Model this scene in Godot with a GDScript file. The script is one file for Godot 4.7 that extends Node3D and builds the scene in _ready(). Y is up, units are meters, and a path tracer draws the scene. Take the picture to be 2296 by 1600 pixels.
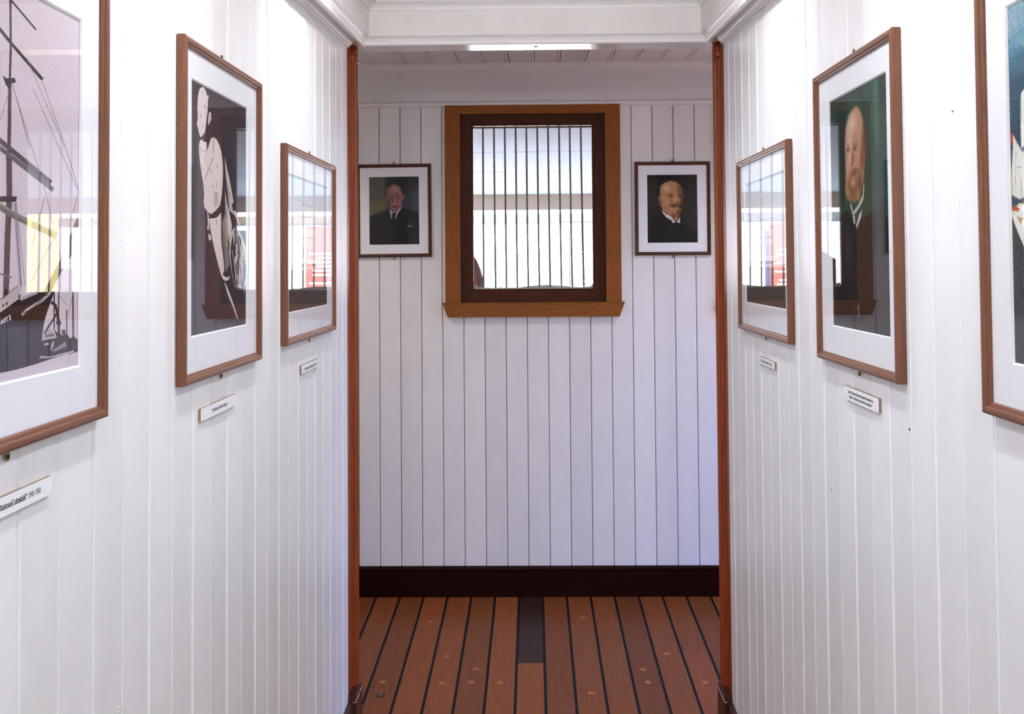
extends Node3D
# A panelled passage aboard a ship: white boarded walls hung with framed pictures, a cross passage with a barred window at its end.
const SKY_ENERGY := 9.0
const SUN_ENERGY := 14.0
const LAMP_ENERGY := 0.345
const DOWN_ENERGY := 0.85
const BULB_ENERGY := 0.045
const GLOBE_ENERGY := 1.3
const EYE := 1.5            # eye height over the datum
const SHEER := 0.0432       # the decks rise by this much per metre going away
const WALL_L := 0.5252
const WALL_R := 0.5426
const BACK := 4.3133        # distance of the window wall
const DOOR := 2.8318        # where the side walls end
const FLOOR_H := -1.6037    # heights over the eye line, before the sheer is added

var mats := {}
var used := {}
var noises := {}

func yy(h: float, d: float) -> float:
	return EYE + h + SHEER * d

func _ready() -> void:
	# ---- camera
	var cam := Camera3D.new()
	cam.name = "camera"
	var f := 2252.65
	var turn := Basis(Vector3.UP, 0.0153) * Basis(Vector3.RIGHT, 0.0299) * Basis(Vector3.BACK, -0.0073)
	cam.transform = Transform3D(turn, Vector3(0, EYE, 0))
	cam.near = 0.05
	cam.far = 200.0
	cam.projection = Camera3D.PROJECTION_FRUSTUM
	cam.size = 0.05 * 1600.0 / f
	cam.frustum_offset = Vector2((1148.0 - 1160.57) / f, (519.38 - 800.0) / f) * 0.05
	add_child(cam)
	cam.current = true
	# ---- sky, sun, exposure
	var env := Environment.new()
	env.background_mode = Environment.BG_SKY
	var sky := Sky.new()
	var sm := ProceduralSkyMaterial.new()
	sm.sky_top_color = Color(0.36, 0.54, 0.95)
	sm.sky_horizon_color = Color(0.66, 0.8, 1.0)
	sm.ground_horizon_color = Color(0.6, 0.6, 0.6)
	sm.ground_bottom_color = Color(0.35, 0.34, 0.33)
	sm.sky_energy_multiplier = 1.0
	sky.sky_material = sm
	env.sky = sky
	env.background_energy_multiplier = SKY_ENERGY
	env.tonemap_mode = Environment.TONE_MAPPER_LINEAR
	env.tonemap_exposure = 1.0
	env.sdfgi_enabled = true
	env.ssao_enabled = true
	env.ssil_enabled = true
	var we := WorldEnvironment.new()
	we.name = "world_environment"
	we.environment = env
	add_child(we)
	var sun := DirectionalLight3D.new()
	sun.name = "sun"
	sun.light_color = Color(1.0, 0.96, 0.88)
	sun.light_energy = SUN_ENERGY
	sun.light_angular_distance = 0.6
	sun.shadow_enabled = true
	sun.sky_mode = DirectionalLight3D.SKY_MODE_LIGHT_ONLY
	sun.look_at_from_position(Vector3.ZERO, Vector3(0.25, -0.8, -1.0))
	add_child(sun)
	# ---- the place
	make_materials()
	side_walls()
	ceiling_and_trim()
	cross_passage()
	deck_planks()
	door_posts()
	windows()
	lamps()
	pictures()
	caption_plates()
	outside()

# ------------------------------------------------------------------ mesh collecting
class Shape:
	var v := PackedVector3Array()
	var n := PackedVector3Array()
	var t := PackedVector2Array()
	func tri(a: Vector3, b: Vector3, c: Vector3, na: Vector3, nb = null, nc = null, ua := Vector2.ZERO, ub := Vector2.ZERO, uc := Vector2.ZERO) -> void:
		var n1: Vector3 = na if nb == null else nb
		var n2: Vector3 = na if nc == null else nc
		if (b - a).cross(c - a).dot(na + n1 + n2) > 0.0:
			v.append_array(PackedVector3Array([a, c, b])); n.append_array(PackedVector3Array([na, n2, n1])); t.append_array(PackedVector2Array([ua, uc, ub]))
		else:
			v.append_array(PackedVector3Array([a, b, c])); n.append_array(PackedVector3Array([na, n1, n2])); t.append_array(PackedVector2Array([ua, ub, uc]))
	func quad(a: Vector3, b: Vector3, c: Vector3, d: Vector3, na: Vector3) -> void:
		tri(a, b, c, na)
		tri(a, c, d, na)
	func quad_uv(a: Vector3, b: Vector3, c: Vector3, d: Vector3, na: Vector3, uv: Array) -> void:
		tri(a, b, c, na, na, na, uv[0], uv[1], uv[2])
		tri(a, c, d, na, na, na, uv[0], uv[2], uv[3])
	# a plane outline pushed along w; smooth spreads the normals round the outline
	func prism(p: PackedVector2Array, o: Vector3, u: Vector3, k: Vector3, w: Vector3, caps := true, smooth := false) -> void:
		var area := 0.0
		var m := p.size()
		for i in m:
			area += p[i].cross(p[(i + 1) % m])
		var s := 1.0 if area > 0 else -1.0
		var flat := func(q: Vector2) -> Vector3: return o + u * q.x + k * q.y
		var edge := []
		for i in m:
			var e := p[(i + 1) % m] - p[i]
			var nn: Vector3 = (u * e.y - k * e.x) * s
			# keep the normal square to w
			nn = (nn - w * (nn.dot(w) / w.length_squared())).normalized()
			edge.append(nn)
		for i in m:
			var a: Vector3 = flat.call(p[i])
			var b: Vector3 = flat.call(p[(i + 1) % m])
			if smooth:
				var na: Vector3 = (edge[i] + edge[(i + m - 1) % m]).normalized()
				var nb: Vector3 = (edge[i] + edge[(i + 1) % m]).normalized()
				tri(a, b, b + w, na, nb, nb)
				tri(a, b + w, a + w, na, nb, na)
			else:
				quad(a, b, b + w, a + w, edge[i])
		if caps:
			var ix := Geometry2D.triangulate_polygon(p)
			var nc := u.cross(k).normalized()
			if nc.dot(w) < 0: nc = -nc
			for j in range(0, ix.size(), 3):
				var a: Vector3 = flat.call(p[ix[j]])
				var b: Vector3 = flat.call(p[ix[j + 1]])
				var c: Vector3 = flat.call(p[ix[j + 2]])
				tri(a, b, c, -nc)
				tri(a + w, b + w, c + w, nc)
	func box(lo: Vector3, hi: Vector3, shear := 0.0, bevel := 0.0) -> void:
		# shear lifts the far (small z) end, as the deck's sheer does
		var e := bevel
		var p := PackedVector2Array([Vector2(lo.x + e, lo.y), Vector2(hi.x - e, lo.y), Vector2(hi.x, lo.y + e), Vector2(hi.x, hi.y - e), Vector2(hi.x - e, hi.y), Vector2(lo.x + e, hi.y), Vector2(lo.x, hi.y - e), Vector2(lo.x, lo.y + e)])
		if e <= 0.0:
			p = PackedVector2Array([Vector2(lo.x, lo.y), Vector2(hi.x, lo.y), Vector2(hi.x, hi.y), Vector2(lo.x, hi.y)])
		prism(p, Vector3(0, 0, hi.z), Vector3.RIGHT, Vector3.UP, Vector3(0, shear * (hi.z - lo.z), lo.z - hi.z))
	func lathe(p: PackedVector2Array, o: Vector3, axis := Vector3.UP, sides := 24) -> void:
		# p: (radius, height) from one end to the other
		var x := axis.cross(Vector3(0.3, 0.2, 0.93)).normalized()
		var z := axis.cross(x).normalized()
		var s := 1.0 if p[-1].y >= p[0].y else -1.0
		for i in p.size() - 1:
			var e := p[i + 1] - p[i]
			if e.length() < 1e-7: continue
			for j in sides:
				var r0 := (x * cos(TAU * j / sides) + z * sin(TAU * j / sides))
				var r1 := (x * cos(TAU * (j + 1) / sides) + z * sin(TAU * (j + 1) / sides))
				var n0 := (r0 * e.y - axis * e.x).normalized() * s
				var n1 := (r1 * e.y - axis * e.x).normalized() * s
				var a := o + r0 * p[i].x + axis * p[i].y
				var b := o + r1 * p[i].x + axis * p[i].y
				var c := o + r1 * p[i + 1].x + axis * p[i + 1].y
				var d := o + r0 * p[i + 1].x + axis * p[i + 1].y
				if p[i].x > 1e-6: tri(a, b, c, n0, n1, n1)
				if p[i + 1].x > 1e-6: tri(a, c, d, n0, n1, n0)
	func tube(path: PackedVector3Array, r: float, sides := 8) -> void:
		for i in path.size() - 1:
			var w := (path[i + 1] - path[i]).normalized()
			var x := w.cross(Vector3(0.31, 0.17, 0.94)).normalized()
			var y := w.cross(x)
			for j in sides:
				var r0 := x * cos(TAU * j / sides) + y * sin(TAU * j / sides)
				var r1 := x * cos(TAU * (j + 1) / sides) + y * sin(TAU * (j + 1) / sides)
				tri(path[i] + r0 * r, path[i] + r1 * r, path[i + 1] + r1 * r, r0, r1, r1)
				tri(path[i] + r0 * r, path[i + 1] + r1 * r, path[i + 1] + r0 * r, r0, r1, r0)
				tri(path[0], path[0] + r0 * r, path[0] + r1 * r, -w)
				tri(path[-1], path[-1] + r0 * r, path[-1] + r1 * r, w)
	func mesh() -> ArrayMesh:
		var arr := []
		arr.resize(Mesh.ARRAY_MAX)
		arr[Mesh.ARRAY_VERTEX] = v
		arr[Mesh.ARRAY_NORMAL] = n
		arr[Mesh.ARRAY_TEX_UV] = t
		var m := ArrayMesh.new()
		m.add_surface_from_arrays(Mesh.PRIMITIVE_TRIANGLES, arr)
		return m

func part(called: String, mesh: Mesh, m: Material, parent: Node3D, at := Vector3.ZERO) -> MeshInstance3D:
	var o := MeshInstance3D.new()
	o.name = called
	o.mesh = mesh
	o.material_override = m
	o.position = at
	parent.add_child(o, true)
	return o

func boxpart(called: String, lo: Vector3, hi: Vector3, m: Material, parent: Node3D, shear := 0.0, bevel := 0.0) -> MeshInstance3D:
	var s := Shape.new()
	s.box(lo, hi, shear, bevel)
	return part(called, s.mesh(), m, parent)

func numbered(called: String) -> String:
	used[called] = used.get(called, 0) + 1
	return called if used[called] == 1 else "%s_%03d" % [called, used[called] - 1]

func thing(called: String, label: String, category: String, at := Vector3.ZERO, basis := Basis(), group := "") -> Node3D:
	var o := Node3D.new()
	o.name = numbered(called)
	o.transform = Transform3D(basis, at)
	o.set_meta("label", label)
	o.set_meta("category", category)
	if group: o.set_meta("group", group)
	add_child(o)
	return o

func setting(called: String, label := "") -> Node3D:
	var o := Node3D.new()
	o.name = called
	o.set_meta("kind", "structure")
	if label: o.set_meta("label", label)
	add_child(o)
	return o

# ------------------------------------------------------------------ materials
func noise_texture(key: String, seed_: int, freq: float, octaves: int, ramp: Array, size := 512, kind := FastNoiseLite.TYPE_SIMPLEX_SMOOTH) -> NoiseTexture2D:
	if noises.has(key): return noises[key]
	var nz := FastNoiseLite.new()
	nz.seed = seed_
	nz.noise_type = kind
	nz.frequency = freq
	nz.fractal_octaves = octaves
	nz.fractal_gain = 0.55
	var tx := NoiseTexture2D.new()
	tx.width = size
	tx.height = size
	tx.seamless = true
	tx.noise = nz
	if ramp.size():
		var g := Gradient.new()
		g.offsets = PackedFloat32Array(ramp.map(func(r): return r[0]))
		g.colors = PackedColorArray(ramp.map(func(r): return r[1]))
		tx.color_ramp = g
	noises[key] = tx
	return tx

func plain(key: String, c: Color, rough := 0.6, metal := 0.0) -> StandardMaterial3D:
	var m := StandardMaterial3D.new()
	m.resource_name = key
	m.albedo_color = c
	m.roughness = rough
	m.metallic = metal
	mats[key] = m
	return m

# painted boards: near-white paint with a faint brushed unevenness
func paint(key: String, a: Color, b: Color, rough: float, bump := 0.02) -> StandardMaterial3D:
	var m := plain(key, Color.WHITE, rough)
	m.albedo_texture = noise_texture("paint_" + key, 7, 0.012, 4, [[0.25, a], [0.75, b]])
	m.uv1_triplanar = true
	m.uv1_world_triplanar = true
	m.uv1_scale = Vector3(1.3, 0.7, 1.3)
	m.heightmap_enabled = true
	m.heightmap_texture = noise_texture("peel", 11, 0.05, 4, [])
	m.heightmap_scale = bump
	return m

# wood with its grain along one axis ("x", "y" or "z")
func wood(key: String, axis: String, ramp: Array, rough: float, fine := 9.0, stretch := 0.045, bump := 0.02, coat := 0.0) -> StandardMaterial3D:
	var m := plain(key + "_" + axis, Color.WHITE, rough)
	m.albedo_texture = noise_texture("wood_" + key, key.hash() % 1000, 0.02, 5, ramp)
	m.uv1_triplanar = true
	m.uv1_world_triplanar = true
	m.uv1_triplanar_sharpness = 4.0
	m.metallic_specular = 0.25
	var along := fine * stretch
	m.uv1_scale = Vector3(along if axis == "x" else fine, along if axis == "y" else fine, along if axis == "z" else fine)
	m.heightmap_enabled = true
	m.heightmap_texture = noise_texture("grain", 23, 0.04, 4, [])
	m.heightmap_scale = bump
	if coat > 0.0:
		m.clearcoat_enabled = true
		m.clearcoat = coat
		m.clearcoat_roughness = 0.25
	return m

func c8(r: int, g: int, b: int) -> Color:
	return Color8(r, g, b)

func make_materials() -> void:
	for i in 3:
		var s := [0.0, -0.012, 0.01][i] as float
		paint("wall_%d" % i, Color(0.912 + s, 0.907 + s, 0.91 + s), Color(0.924 + s, 0.92 + s, 0.924 + s), 0.34, 0.03)
	for i in 3:
		var s := [0.0, -0.015, 0.012][i] as float
		paint("back_%d" % i, Color(0.875 + s, 0.862 + s, 0.858 + s), Color(0.885 + s, 0.873 + s, 0.869 + s), 0.4, 0.03)
	paint("trim", Color(0.908, 0.895, 0.88), Color(0.922, 0.91, 0.896), 0.42, 0.02)
	paint("lintel", Color(0.908, 0.895, 0.88), Color(0.922, 0.91, 0.896), 0.2, 0.01)
	plain("crack", c8(140, 104, 76), 0.9)
	plain("slab", c8(222, 220, 218), 0.6)
	plain("dark", c8(24, 22, 22), 0.9)
	plain("plinth", c8(60, 28, 16), 0.35)
	plain("baseboard", c8(34, 11, 8), 0.3)
	mats["baseboard"].metallic_specular = 0.16
	plain("plinth_line", c8(176, 150, 138), 0.5)
	plain("caulk", c8(20, 22, 28), 0.5).metallic_specular = 0.2
	for ax in ["x", "y", "z"]:
		wood("frame", ax, [[0.1, c8(102, 62, 42)], [0.5, c8(114, 71, 49)], [0.9, c8(124, 79, 56)]], 0.42, 40.0, 0.03, 0.02)
		mats["frame_" + ax].metallic_specular = 0.42
		mats["frame_" + ax].roughness = 0.33
		wood("smallframe", ax, [[0.2, c8(66, 40, 30)], [0.5, c8(82, 52, 40)], [0.8, c8(96, 62, 48)]], 0.4, 22.0, 0.05, 0.02)
		wood("casing", ax, [[0.1, c8(118, 65, 24)], [0.5, c8(138, 80, 32)], [0.9, c8(154, 94, 40)]], 0.4, 26.0, 0.025, 0.02)
		wood("sash", ax, [[0.1, c8(58, 25, 9)], [0.5, c8(74, 34, 13)], [0.9, c8(88, 44, 18)]], 0.42, 18.0, 0.03, 0.03)
		wood("post", ax, [[0.1, c8(118, 52, 26)], [0.5, c8(140, 66, 34)], [0.9, c8(158, 80, 42)]], 0.28, 20.0, 0.03, 0.02, 0.3)
	for i in 6:
		var k := [1.0, 0.92, 1.07, 0.96, 1.04, 0.88][i] as float
		var r := [0.0, 0.01, 0.0, -0.008, 0.012, 0.0][i] as float
		wood("deck%d" % i, "z", [[0.1, Color(0.415 * k + r, 0.222 * k, 0.112 * k)], [0.5, Color(0.475 * k + r, 0.26 * k, 0.132 * k)], [0.9, Color(0.525 * k, 0.295 * k, 0.155 * k)]], 0.42, 16.0, 0.025, 0.02, 0.1)
	wood("deckdark", "z", [[0.1, c8(40, 24, 18)], [0.5, c8(50, 30, 22)], [0.9, c8(66, 39, 28)]], 0.42, 14.0, 0.04, 0.01, 0.1)
	wood("plug", "z", [[0.2, c8(150, 92, 56)], [0.8, c8(172, 110, 70)]], 0.45, 14.0, 0.1)
	plain("knot", c8(48, 32, 24), 0.5)
	wood("ceilwood", "z", [[0.2, c8(128, 70, 42)], [0.8, c8(164, 98, 62)]], 0.35, 11.0, 0.04)
	wood("deckout", "z", [[0.2, c8(110, 84, 62)], [0.8, c8(140, 112, 86)]], 0.8, 11.0, 0.04)
	plain("brass", c8(150, 120, 62), 0.35, 0.9)
	plain("screw", c8(70, 56, 34), 0.4, 0.8)
	plain("iron", c8(96, 104, 100), 0.55, 0.2)
	plain("nail", c8(190, 180, 160), 0.35, 0.7)
	var rust := plain("toprail", Color.WHITE, 0.7)
	rust.albedo_texture = noise_texture("rust", 31, 0.05, 4, [[0.3, c8(84, 78, 58)], [0.55, c8(128, 138, 112)], [0.75, c8(112, 84, 50)]])
	rust.uv1_triplanar = true; rust.uv1_world_triplanar = true; rust.uv1_scale = Vector3(6, 12, 6)
	var mat := plain("mat", c8(232, 232, 236), 0.8)
	mat.heightmap_enabled = true; mat.heightmap_texture = noise_texture("peel", 11, 0.05, 4, []); mat.heightmap_scale = 0.004
	mat.uv1_triplanar = true; mat.uv1_scale = Vector3(8, 8, 8)
	plain("matcore", c8(246, 246, 248), 0.7)
	plain("paper", c8(230, 230, 234), 0.7)
	plain("ink", c8(52, 50, 54), 0.8)
	plain("ink_grey", c8(84, 80, 84), 0.8)
	plain("board_edge", c8(140, 118, 92), 0.8)
	plain("gilt", c8(196, 168, 112), 0.3, 0.6)
	var glass := plain("glass", Color(1, 1, 1, 0.0), 0.0)
	glass.transparency = BaseMaterial3D.TRANSPARENCY_ALPHA
	glass.metallic_specular = 0.39
	for q in [["window_glass", 0.25], ["matt_glass", 0.24]]:
		var g2 := plain(q[0], Color(1, 1, 1, 0.0), 0.0)
		g2.transparency = BaseMaterial3D.TRANSPARENCY_ALPHA
		g2.metallic_specular = q[1]
	plain("lamp_body", c8(225, 225, 222), 0.35)
	var bulb := plain("bulb", Color.WHITE, 0.4)
	bulb.emission_enabled = true
	bulb.emission = Color(1.0, 0.97, 0.93)
	bulb.emission_energy_multiplier = 1.5
	var globe := plain("globe", Color.WHITE, 0.4)
	globe.emission_enabled = true
	globe.emission = Color(1.0, 0.965, 0.93)
	globe.emission_energy_multiplier = 2.0

# ------------------------------------------------------------------ the passage
# outline of a board with V-cut edges: across, then out of the wall
func board_outline(w: float, cut: float, deep: float, thick := 0.012) -> PackedVector2Array:
	return PackedVector2Array([Vector2(0, -thick), Vector2(w, -thick), Vector2(w, -deep), Vector2(w - cut, 0), Vector2(cut, 0), Vector2(0, -deep)])

# outline of a board whose edges are rebated, so that two make a flat shallow groove
func rebated_outline(w: float, cut: float, deep: float, thick := 0.012) -> PackedVector2Array:
	return PackedVector2Array([Vector2(0, -thick), Vector2(w, -thick), Vector2(w, -deep), Vector2(w - cut, -deep), Vector2(w - cut - 0.0005, 0), Vector2(cut + 0.0005, 0), Vector2(cut, -deep), Vector2(0, -deep)])

func side_walls() -> void:
	for side in [-1.0, 1.0]:
		var a: float = WALL_L if side < 0 else WALL_R
		var wall := setting("wall_left" if side < 0 else "wall_right")
		# solid core, and the plain run of wall behind the camera
		boxpart("core", Vector3(minf(side * (a + 0.012), side * (a + 0.07)), -0.4, -DOOR - 0.058), Vector3(maxf(side * (a + 0.012), side * (a + 0.07)), 2.45, 0.0 - 0.62), mats["slab"], wall)
		boxpart("rear_panel", Vector3(minf(side * a, side * (a + 0.07)), -0.4, -0.62), Vector3(maxf(side * a, side * (a + 0.07)), 2.45, 0.75), mats["wall_0"], wall)
		var pitch := 0.08697
		var last: float = 2.7601 if side < 0 else 2.7640
		var low := -0.3
		var high := 2.4
		var full := Shape.new()
		# local frame: x along the wall going away, y out of the wall
		full.prism(rebated_outline(pitch, 0.0044, 0.0014), Vector3.ZERO, Vector3(0, 0, -1), Vector3(-side, 0, 0), Vector3(0, high - low, 0))
		var fm := full.mesh()
		var end := Shape.new()
		var wend := DOOR - last
		end.prism(PackedVector2Array([Vector2(0, -0.012), Vector2(wend, -0.012), Vector2(wend, 0), Vector2(0.0049, 0), Vector2(0.0044, -0.0014), Vector2(0, -0.0014)]), Vector3.ZERO, Vector3(0, 0, -1), Vector3(-side, 0, 0), Vector3(0, high - low, 0))
		part("board", end.mesh(), mats["wall_0"], wall, Vector3(side * a, low, -last))
		var k := 0
		while last - pitch * (k + 1) > 0.62:
			# real boards never sit quite flush
			var proud := [0.0, 0.0006, -0.0004, 0.0003, -0.0007, 0.0005][(k * 5 + 2) % 6] as float
			part("board", fm, mats["wall_%d" % ((k * 7 + k / 3) % 3)], wall, Vector3(side * (a - proud), low, -(last - pitch * (k + 1))))
			k += 1
		# skirting of the passage
		var skirt := setting("baseboard_left" if side < 0 else "baseboard_right")
		var fl := yy(FLOOR_H, 0)
		boxpart("skirting", Vector3(minf(side * a, side * (a - 0.014)), fl - 0.02 - SHEER * 0.75, -DOOR + 0.002), Vector3(maxf(side * a, side * (a - 0.014)), fl + 0.26 - SHEER * 0.75, 0.75), mats["plinth"], skirt, SHEER)
		var lump := Shape.new()
		if side < 0:
			var rng := RandomNumberGenerator.new()
			rng.seed = 9
			for i in 130:
				var r := 0.0006 + 0.0013 * rng.randf() * rng.randf()
				var p := Vector3(-WALL_L + 0.0004, 0.2 + 1.6 * rng.randf(), -1.2756 + 0.006 + 0.004 * (rng.randf() - 0.5))
				lump.lathe(PackedVector2Array([Vector2(r, -0.0006), Vector2(r * 0.8, r * 0.5), Vector2(0.0, r * 0.8)]), p, Vector3.RIGHT, 6)
			var o := part("paint_lumps", lump.mesh(), mats["wall_0"], wall)
			o.set_meta("kind", "stuff")
		else:
			for q in [[-0.2462, 1.4695, 0.0022], [0.19, 1.30, 0.0011], [-0.42, 1.86, 0.0012]]:
				var hole := Shape.new()
				hole.lathe(PackedVector2Array([Vector2(q[2], -0.0005), Vector2(q[2] * 0.8, 0.0004), Vector2(0.0, 0.0002)]), Vector3(WALL_R - 0.0004, EYE + q[0], -q[1]), Vector3.LEFT, 8)
				part("nail_hole", hole.mesh(), mats["dark"], wall)
	# the lit saloon that the passage comes from
	var rear := setting("wall_saloon")
	boxpart("panel", Vector3(-2.0, -0.4, 3.6), Vector3(2.0, 2.6, 3.66), mats["back_1"], rear)
	boxpart("panel", Vector3(-2.06, -0.4, 0.69), Vector3(-2.0, 2.6, 3.66), mats["back_1"], rear)
	boxpart("panel", Vector3(2.0, -0.4, 0.69), Vector3(2.06, 2.6, 3.66), mats["back_1"], rear)
	boxpart("panel", Vector3(-2.0, -0.4, 0.69), Vector3(-WALL_L - 0.0701, 2.6, 0.75), mats["back_1"], rear)
	boxpart("panel", Vector3(WALL_R + 0.0701, -0.4, 0.69), Vector3(2.0, 2.6, 0.75), mats["back_1"], rear)
	var top := setting("ceiling_saloon")
	boxpart("panel", Vector3(-2.06, 2.3, 0.751), Vector3(2.06, 2.4, 3.66), mats["back_1"], top)

# side profile of the boxed beam that runs round the top of the passage: (out from the wall, height over the eye line)
const CROWN := [[0.0, 0.4895], [0.004, 0.4905], [0.0075, 0.4915], [0.009, 0.4955], [0.0125, 0.497], [0.0145, 0.500], [0.0165, 0.5045], [0.0185, 0.509], [0.0185, 0.56], [0.0, 0.56]]
const SOFFIT := [[0.0185, 0.5095], [0.043, 0.5095], [0.043, 0.56], [0.0185, 0.56]]
const LIP := [[0.0435, 0.512], [0.0435, 0.494], [0.046, 0.4895], [0.0515, 0.4878], [0.0555, 0.4888], [0.0575, 0.4925], [0.058, 0.497], [0.0605, 0.503], [0.0645, 0.508], [0.070, 0.5112], [0.0712, 0.513], [0.0712, 0.56], [0.0435, 0.56]]
const FASCIA := [[0.0435, 0.5145], [0.0725, 0.5145], [0.0725, 0.582], [0.0435, 0.582]]
const CORNICE := [[0.0435, 0.582], [0.0755, 0.582], [0.077, 0.5845], [0.0775, 0.589], [0.081, 0.594], [0.087, 0.5985], [0.095, 0.602], [0.0975, 0.604], [0.098, 0.609], [0.0435, 0.609]]

func outline(a: Array) -> PackedVector2Array:
	var p := PackedVector2Array()
	for q in a: p.append(Vector2(q[0], q[1]))
	return p

func ceiling_and_trim() -> void:
	var names := ["crown_moulding", "soffit", "lip_moulding", "fascia", "cornice"]
	var shapes := [CROWN, SOFFIT, LIP, FASCIA, CORNICE]
	var near := -0.75
	var far := 2.80
	for side in [-1.0, 1.0]:
		var a: float = WALL_L if side < 0 else WALL_R
		var tr := setting("trim_1" if side < 0 else "trim_2")
		for i in 5:
			var s := Shape.new()
			var stop: float = far + 0.03 if i > 1 else DOOR - 0.001
			s.prism(outline(shapes[i]), Vector3(side * a, EYE + SHEER * near, -near), Vector3(-side, 0, 0), Vector3.UP, Vector3(0, SHEER * (stop - near), -(stop - near)), true, false)
			part(names[i], s.mesh(), mats["trim"], tr)
	# the lintel over the opening carries the same mouldings across
	var lt := setting("trim_3")
	for i in range(2, 5):
		var pr := PackedVector2Array()
		for q in shapes[i]:
			pr.append(Vector2(q[0] - 0.0505, q[1] + SHEER * (2.80 - (q[0] - 0.0505))))
		var s := Shape.new()
		s.prism(pr, Vector3(-WALL_L + 0.045, EYE, -2.80), Vector3(0, 0, 1), Vector3.UP, Vector3(WALL_L + WALL_R - 0.09, 0, 0))
		part(names[i], s.mesh(), mats["trim"], lt)
	var b := Shape.new()
	var bot := 0.4886
	b.prism(PackedVector2Array([Vector2(2.8005, bot + SHEER * 2.8005), Vector2(2.9, bot + SHEER * 2.9), Vector2(2.9, 0.80), Vector2(2.8068, 0.80), Vector2(2.8068, bot + SHEER * 2.80 + 0.012)]), Vector3(-WALL_L + 0.0436, EYE, 0), Vector3(0, 0, -1), Vector3.UP, Vector3(WALL_L + WALL_R - 0.0872, 0, 0))
	part("beam", b.mesh(), mats["lintel"], lt)
	for side in [-1.0, 1.0]:
		var a: float = WALL_L if side < 0 else WALL_R
		boxpart("post_soffit", Vector3(minf(side * (a + 0.07), side * (a - 0.0436)), yy(0.5095, DOOR), -2.95), Vector3(maxf(side * (a + 0.07), side * (a - 0.0436)), 2.6, -DOOR + 0.0008), mats["trim"], lt)
	var nick := Shape.new()
	nick.lathe(PackedVector2Array([Vector2(0.0, 0.0012), Vector2(0.006, 0.0008), Vector2(0.008, 0.0)]), Vector3(0.012, EYE + bot + SHEER * 2.84, -2.84), Vector3.DOWN, 10)
	part("knot", nick.mesh(), mats["crack"], lt)
	# varnished wooden ceiling over the passage, board by board
	var cl := setting("ceiling")
	var w := 0.088
	var y0 := 0.609
	var i2 := 0
	while i2 < 12:
		var x := -0.5252 + i2 * w
		var s := Shape.new()
		s.prism(PackedVector2Array([Vector2(0.003, 0), Vector2(w - 0.003, 0), Vector2(w, 0.003), Vector2(w, 0.014), Vector2(0, 0.014), Vector2(0, 0.003)]), Vector3(x, EYE + y0 + SHEER * near, -near), Vector3.RIGHT, Vector3.UP, Vector3(0, SHEER * 3.55, -3.55))
		part("ceiling_board", s.mesh(), mats["ceilwood_z"], cl)
		i2 += 1
	boxpart("roof_slab", Vector3(-0.62, EYE + y0 + 0.015 + SHEER * near, -2.9), Vector3(0.64, EYE + y0 + 0.12 + SHEER * near, 0.75), mats["slab"], cl, SHEER)

# ------------------------------------------------------------------ the cross passage with the window wall
const HOLES := [[-0.335, 0.335, -0.215, 0.70], [0.815, 1.24, -0.215, 0.70], [-1.41, -0.98, -0.215, 0.70]]

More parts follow.
